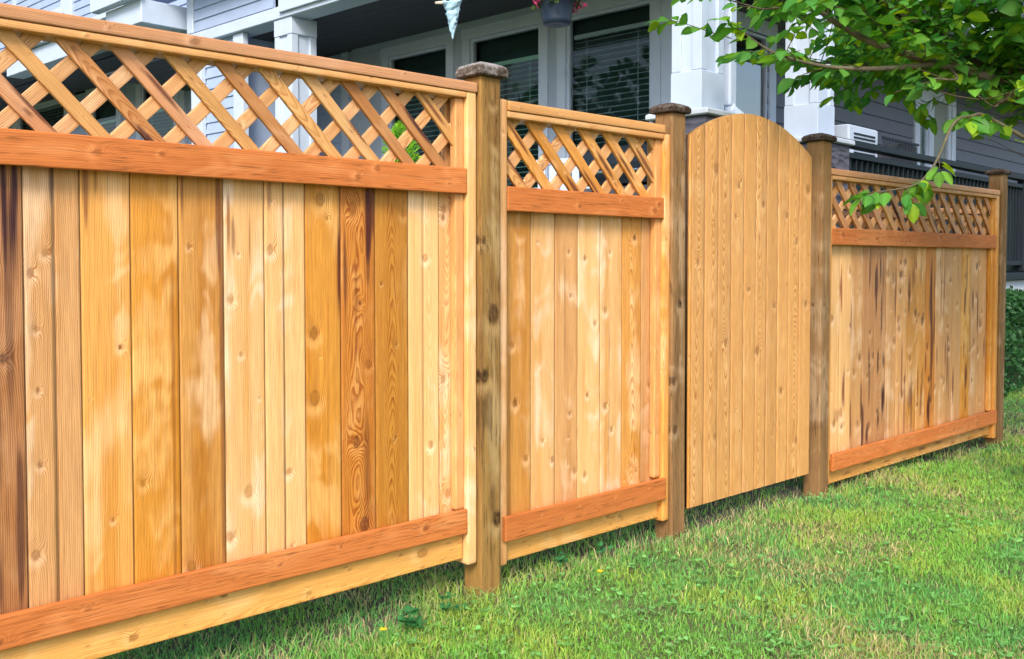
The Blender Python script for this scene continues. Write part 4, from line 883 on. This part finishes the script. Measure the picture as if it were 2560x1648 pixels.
# small conifer seen through the lattice
CP = HW(-.62, 2.10, .02)
t = tag(empty('conifer_shrub', CP), 'bright green young conifer behind the lattice of the nearest panel', 'shrub')
m = MB(); m.tube([(0, 0, -.1), (0, 0, 1.0), (0, 0, 1.95)], [.03, .022, .005], 8); m.build('stem', M_BARK, t)
V = []; Fs = []; C = []; k = 0
for _ in range(5200):
    z = rng.uniform(.3, 2.12); R0 = .36 * (1 - ((z - .3) / 1.86) ** 1.6) ** .8 * (1 + .25 * math.sin(z * 23)) + .01; a = rng.uniform(0, 6.283)
    R0 *= .8 + .35 * math.sin(3 * a + z * 7) ** 2
    r = R0 * rng.uniform(.55, 1.0) ** .5; p = np.array([r * math.cos(a), r * math.sin(a), z - .03])
    d = np.array([math.cos(a) * .7, math.sin(a) * .7, rng.uniform(.5, 1.2)]) + rng.normal(size=3) * .3; d /= np.linalg.norm(d); e = np.cross(d, rng.normal(size=3)); e /= np.linalg.norm(e); s = rng.uniform(.025, .05)
    V += [p, p + d * s * .5 + e * s * .16, p + d * s, p + d * s * .5 - e * s * .16]; Fs.append((k, k + 1, k + 2, k + 3)); k += 4
    q = rng.uniform(); cc = np.array([.36, .62, .045]) * (1 - q) + np.array([.10, .36, .06]) * q; C += [(*cc, 1)] * 4
big_mesh('foliage', np.array(V), np.array(Fs), np.zeros((0, 3), int), M_LEAF, dict(col=np.array(C)), t)

# barbecue and chair on the near porch edge, glimpsed through the narrow panel's lattice
t = tag(empty('barbecue_grill', HW(.30, .62, DK)), 'dark barbecue grill on the porch, seen through the lattice of the narrow panel', 'grill'); t.rotation_euler = (0, 0, rad(3))
m = MB(); m.box(-.24, .24, -.35, .35, .05, .62, .02); m.build('cart', M_CEIL, t)
m = MB()
prof = [(-.24, .64), (-.25, .78), (-.18, .88), (0, .93), (.18, .88), (.25, .78), (.24, .64)]
vs = [(x, -.33, z) for x, z in prof] + [(x, .33, z) for x, z in prof]; n_ = len(prof)
m.add(vs, [tuple(range(n_)), tuple(range(2 * n_ - 1, n_ - 1, -1))] + [(i, i + n_, (i + 1) % n_ + n_, (i + 1) % n_) for i in range(n_)]); m.build('lid', M_BLACK, t)
m = MB(); m.tube([(-.27, -.22, .72), (-.29, -.22, .72), (-.29, .22, .72), (-.27, .22, .72)], [.01] * 4, 8); m.build('handle', paint('steel', (.6, .62, .65), .3, metal=1), t)
t = tag(empty('patio_chair', HW(.45, 1.55, DK)), 'white patio chair on the porch, seen through the lattice beside the grill', 'chair'); t.rotation_euler = (0, 0, rad(20))
m = MB(); m.box(-.25, .25, -.25, .25, .40, .44, .01); m.build('seat', M_TRIM, t)
m = MB()
for k in range(5): m.box(.22, .25, -.24 + k * .1, -.17 + k * .1, .45, .88, .008)
m.box(.215, .255, -.25, .25, .881, .93, .01); m.build('backrest', M_TRIM, t)
for sx in (-.22, .22):
    for sy in (-.22, .22): m = MB(); m.box(sx - .02, sx + .02, sy - .02, sy + .02, 0, .399, .005); m.build('leg', M_TRIM, t)

# second lattice screen behind the far panel
S0 = Vector((5.75, 3.24, 0)); S1_ = Vector((7.25, 2.80, 0)); dv = (S1_ - S0); LN = dv.length; ang = math.atan2(dv.y, dv.x)
t = empty('lattice_screen', S0, ang); tag(t, 'second low lattice-topped wood screen standing behind the far fence panel', 'fence screen')
wd = Wood(); sv = D; D_keep = D; D = 0.0
r1_ = Wood(); r1_.board((0, -.05, 1.44), X, Z, Y, LN, .032, .1, 'rail', 301, 'vert'); r1_.build('cap_rail', M_CEDAR, t)
r1_ = Wood(); r1_.board((0, -.04, 1.395), X, Z, Y, LN, .035, .08, 'rail', 302, 'vert'); r1_.build('top_rail', M_CEDAR, t)
lattice(t, 0, LN, 1.12, 1.40, .05, .135, .1, .139, 320, dl=.03, palf='grey', palb='slat')
wd = Wood()
nbp = int(LN / .13); planks(wd, list(np.linspace(0, LN, nbp + 1)), .1, 1.12, .0, [('grey', 'vert', .006, 1, .7)] * nbp, 340, (), (), du=.02, dl=.05); wd.build('plank_infill', M_CEDAR, t)
r1_ = Wood(); r1_.board((0, -.035, 1.06), X, Z, Y, LN, .085, .016, 'red', 305, 'vert'); r1_.build('trim_board', M_RED, t)
D = D_keep

# hedge beyond the last post
t = tag(empty('hedge', (9.6, 3.75, -.1)), 'dense dark green hedge along the house foundation beyond the last post', 'hedge')
V = []; Fs = []; C = []; k = 0
for _ in range(26000):
    x_ = rng.uniform(-2.6, 3.5); y_ = rng.uniform(-.62, .30); z_ = rng.uniform(0, 1) ** .7
    topz = .88 + .07 * vn(np.array([x_ * 3.]), np.array([y_ * 3.]), 9)[0]
    # keep to the shell
    fr_ = -.50 + .09 * vn(np.array([x_ * 4.]), np.array([z_ * 5.]), 8)[0]
    if rng.uniform() < .65: y_ = fr_ + abs(rng.normal()) * .07; z_ = z_ * topz
    else: z_ = topz - abs(rng.normal()) * .05; y_ = max(y_, fr_)
    p = np.array([x_, y_, z_]); d = rng.normal(size=3) + np.array([0, -.6, .5]); d /= np.linalg.norm(d); e = np.cross(d, rng.normal(size=3)); e /= np.linalg.norm(e); s = rng.uniform(.03, .055)
    V += [p, p + d * s * .5 + e * s * .3, p + d * s, p + d * s * .5 - e * s * .3]; Fs.append((k, k + 1, k + 2, k + 3)); k += 4
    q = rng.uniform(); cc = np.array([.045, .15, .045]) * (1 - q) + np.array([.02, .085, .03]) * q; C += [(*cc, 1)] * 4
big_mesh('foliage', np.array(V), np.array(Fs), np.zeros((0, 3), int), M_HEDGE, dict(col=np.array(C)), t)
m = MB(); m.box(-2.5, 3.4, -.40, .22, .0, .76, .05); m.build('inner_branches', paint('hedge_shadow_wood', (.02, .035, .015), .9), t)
t2 = MB()

# neighbouring trees left of the house, off frame: they shade the side yard and show in the window glass
V = []; k = 0; rg = np.random.RandomState(77); n_ = 16000
cx = rg.uniform(0, 1, 26); cl = [(-9 - 14 * (1 - t_) + rg.uniform(-2, 2), 8 + 34 * t_, rg.uniform(3.5, 6.0), rg.uniform(2.4, 3.8)) for t_ in cx]
ci = rg.randint(0, 26, n_); cc_ = np.array(cl)[ci]; dd = rg.normal(size=(n_, 3)); dd /= np.linalg.norm(dd, axis=1)[:, None]; rr_ = cc_[:, 3:4] * rg.uniform(.6, 1, (n_, 1))
P_ = np.stack([cc_[:, 0], cc_[:, 1], cc_[:, 2]], -1) + dd * rr_ * np.array([1, 1, 1.25]); P_[:, 2] = np.abs(P_[:, 2])
a_ = rg.normal(size=(n_, 3)); a_ /= np.linalg.norm(a_, axis=1)[:, None]; b_ = np.cross(a_, rg.normal(size=(n_, 3))); b_ /= np.linalg.norm(b_, axis=1)[:, None]; s_ = rg.uniform(.18, .42, (n_, 1))
V = np.stack([P_ - a_ * s_, P_ + b_ * s_ * .6, P_ + a_ * s_, P_ - b_ * s_ * .6], 1).reshape(-1, 3); q_ = rg.uniform(.6, 1.3, (n_, 1)); C_ = np.repeat(np.concatenate([np.array([[.05, .13, .045]]) * q_, np.ones((n_, 1))], 1), 4, axis=0)
o = big_mesh('tree_row', V, np.arange(n_ * 4).reshape(-1, 4), np.zeros((0, 3), int), M_HEDGE, dict(col=C_)); tag(o, 'row of dense dark green trees beyond the side yard, reflected in the windows', 'trees', kind='stuff')

# ------------------------------------------------------------------ tree
TR = tag(empty('tree', (5.30, 1.62, -.05)), 'leafy green magnolia-like tree overhanging the far panel from the right', 'tree')
TO = np.array([5.30, 1.62, -.05])
limbs = [
 [(5.30, 1.62, 1.0), (5.23, 1.66, 1.55), (5.187, 1.688, 1.792), (5.009, 1.79, 1.936), (4.827, 1.894, 2.005), (4.66, 1.983, 2.032), (4.496, 2.07, 2.07), (4.331, 2.159, 2.115), (4.169, 2.244, 2.192), (4.114, 2.296, 2.243), (3.981, 2.354, 2.305), (3.833, 2.426, 2.335)],
 [(4.114, 2.296, 2.243), (3.904, 2.358, 2.23), (3.795, 2.393, 2.213), (3.671, 2.442, 2.23), (3.553, 2.485, 2.242)],
 [(4.66, 1.983, 2.032), (4.271, 2.078, 1.971), (4.021, 2.177, 1.958), (3.816, 2.234, 1.969), (3.691, 2.285, 1.998), (3.58, 2.322, 2.049)],
 [(5.28, 1.64, 1.7), (5.17, 1.705, 2.0), (4.975, 1.89, 2.049), (4.816, 2.042, 2.198), (4.731, 2.123, 2.261), (4.639, 2.211, 2.338), (4.533, 2.312, 2.448)],
 [(5.30, 1.62, 1.5), (5.227, 1.651, 1.985), (5.004, 1.725, 2.137), (4.938, 1.788, 2.293), (4.788, 1.793, 2.428)],
 [(5.22, 1.66, 1.62), (4.905, 1.682, 1.681), (4.70, 1.78, 1.77), (4.625, 1.81, 1.766), (4.464, 1.825, 1.72), (4.364, 1.851, 1.56), (4.276, 1.865, 1.476), (4.213, 1.898, 1.431), (4.083, 1.98, 1.403)],
 [(4.7, 1.95, 2.02), (4.55, 1.85, 1.93), (4.30, 1.85, 1.90)],
 [(5.0, 1.8, 1.93), (4.8, 1.75, 1.84), (4.62, 1.72, 1.80), (4.45, 1.72, 1.83)],
 [(5.30, 1.62, 1.3), (5.38, 1.5, 1.75), (5.2, 1.3, 2.0), (4.9, 1.35, 2.15), (4.6, 1.45, 2.3)],
 [(5.30, 1.62, 1.6), (5.5, 1.9, 2.0), (5.6, 2.3, 2.2), (5.5, 2.7, 2.3)],
 [(5.30, 1.62, 1.6), (5.7, 1.5, 2.0), (6.2, 1.4, 2.3)],
 [(5.2, 1.7, 1.9), (5.1, 2.1, 2.05), (5.0, 2.5, 2.15), (4.9, 2.85, 2.2)],
 [(5.30, 1.62, 1.8), (5.2, 1.8, 2.5), (5.0, 1.9, 3.0), (4.9, 2.0, 3.4)],
]
rads = [(.034, .008), (.007, .002), (.014, .003), (.022, .006), (.02, .006), (.012, .0025), (.008, .003), (.007, .003), (.025, .006), (.02, .006), (.02, .006), (.016, .005), (.03, .008)]
m = MB(); m.tube([(0, 0, -.1), (0, 0, .15), (.02, 0, .6), (0, 0, 1.2), (0, 0, 1.9)], [.085, .062, .055, .05, .036], 12); m.build('trunk', M_BARK, TR, True)
m = MB(); tw = MB()
def spline(P, k=5):
    P = [Vector(p) for p in P]; out = []
    for i in range(len(P) - 1):
        p0, p1, p2, p3 = P[max(i - 1, 0)], P[i], P[i + 1], P[min(i + 2, len(P) - 1)]
        for j in range(k):
            t_ = j / k; out.append(.5 * ((2 * p1) + (p2 - p0) * t_ + (2 * p0 - 5 * p1 + 4 * p2 - p3) * t_ ** 2 + (3 * p1 - p0 - 3 * p2 + p3) * t_ ** 3))
    return out + [P[-1]]
LV = []; rr = random.Random(12)
def zmin(p):                                   # the crown's lower edge, browsed higher away from the trunk
    d = math.hypot(p.x - 5.2, p.y - 1.68); return 1.765 + .13 * d
def add_leaf(p, d, size):
    LV.append((p.copy(), d.copy(), size))
def twig(p, d, L, droop=.0):
    n = max(3, int(L / .040)); pts = [p.copy()]; q = p.copy(); dd = d.normalized()
    for i in range(n):
        dd = (dd + Vector((rr.uniform(-.18, .18), rr.uniform(-.18, .18), rr.uniform(-.16, .12) - droop))).normalized(); q = q + dd * (L / n); pts.append(q.copy())
        if q.z > zmin(q) or droop > .05:
            for s in ((1,) if rr.random() < .45 else (1, -1)):
                side = dd.cross(Vector((0, 0, 1))).normalized() * s * (1 if i % 2 else -1)
                add_leaf(q, (dd * .6 + side * rr.uniform(.5, 1) + Vector((0, 0, rr.uniform(-.75, .1)))).normalized(), rr.uniform(.058, .102))
    add_leaf(q, (dd + Vector((0, 0, -.3))).normalized(), rr.uniform(.07, .10))
    tw.tube([x - Vector(TO) for x in pts], [.0022 * (1 - .6 * i / n) + .0006 for i in range(len(pts))], 5)
for i, (P, (r0, r1)) in enumerate(zip(limbs, rads)):
    S = spline(P); n_ = len(S); m.tube([p - Vector(TO) for p in S], [r0 + (r1 - r0) * (k / (n_ - 1)) ** .8 for k in range(n_)], 8)
    for k in range(3, n_, 1):
        p = S[k]; d0 = (S[k] - S[k - 1]).normalized(); f = k / n_
        dens = {1: .4, 2: .42, 5: .62, 6: .3, 7: .5, 0: .7}.get(i, .9)
        if i == 5 and (k < n_ * .16 or n_ * .42 < k < n_ * .52): continue
        if i == 0 and k > n_ * .55: dens = .35
        if rr.random() > dens: continue
        if i >= 1 and i not in (5,) and rr.random() < .15: continue
        for rep in range(1 if i in (1, 2, 5, 6) else (3 if i in (3, 4, 8, 11) else 2)):
            a = rr.uniform(0, 6.28); sd = Vector((math.cos(a), math.sin(a), rr.uniform(-.35, .7)))
            L_ = rr.uniform(.10, .22) if i in (1, 2, 5) else rr.uniform(.15, .48)
            if i in (0, 3): sd.z = rr.uniform(-.05, .9)
            if i == 5: sd = Vector((math.cos(a) * .8, math.sin(a) * .8, rr.uniform(-.3, .2))); L_ = rr.uniform(.05, .11)
            twig(p, d0 * .7 + sd, L_, .06 if i == 5 else .0)
    if i in (1, 2, 5, 6, 7): twig(S[-1], S[-1] - S[-2], .10, .06 if i == 5 else 0)
# upper crown
for _ in range(230):
    a = rr.uniform(0, 6.28); R0 = rr.uniform(.2, 1.5); p = Vector((5.1 + R0 * math.cos(a), 1.8 + R0 * math.sin(a), rr.uniform(2.15, 3.4)))
    twig(p, Vector((math.cos(a), math.sin(a), rr.uniform(-.2, .4))), rr.uniform(.2, .4))
m.build('limbs', M_BARK, TR, True); tw.build('twigs', M_TWIG, TR)
V = []; Fs = []; C = []; k = 0; lr = np.random.RandomState(3)
prof = [(0, .0), (.14, .50), (.36, .95), (.60, .92), (.80, .58), (.92, .22), (1.0, .0)]
for p, d, s in LV:
    p = np.array(p) - TO; d = np.array(d); up = np.array([0, 0, 1.]) + lr.normal(size=3) * .45; e = np.cross(d, up); e /= np.linalg.norm(e) + 1e-6; nr = np.cross(e, d)
    st = .012; b = p + d * st; w_ = s * lr.uniform(.26, .36); curl = lr.uniform(.05, .35); fold = lr.uniform(.1, .5)
    base = k
    for (t_, ww) in prof:
        c0 = b + d * s * t_ - nr * s * curl * t_ * t_
        wob = 1 + lr.uniform(-.1, .1)
        V += [c0 - e * w_ * ww * wob + nr * fold * w_ * ww + nr * s * lr.uniform(-.02, .02), c0, c0 + e * w_ * ww * wob + nr * fold * w_ * ww + nr * s * lr.uniform(-.02, .02)]
    for j in range(len(prof) - 1):
        o_ = base + j * 3; Fs += [(o_, o_ + 1, o_ + 4, o_ + 3), (o_ + 1, o_ + 2, o_ + 5, o_ + 4)]
    q = lr.uniform(); cc = np.array([.155, .37, .047]) * (1 - q) + np.array([.060, .235, .055]) * q
    if lr.uniform() < .18: cc = np.array([.22, .38, .03])
    cc = cc * lr.uniform(.65, 1.25); cm = cc * 1.3
    for j in range(len(prof)): (lambda e_: C.extend([(*(cc * e_), 1), (*cm, 1), (*(cc * e_ * .95), 1)]))(lr.uniform(.8, 1.15))
    k += len(prof) * 3
big_mesh('crown', np.array(V), np.array(Fs), np.zeros((0, 3), int), M_LEAF, dict(col=np.array(C)), TR, True)
print('leaves', len(LV), 'grass', n)
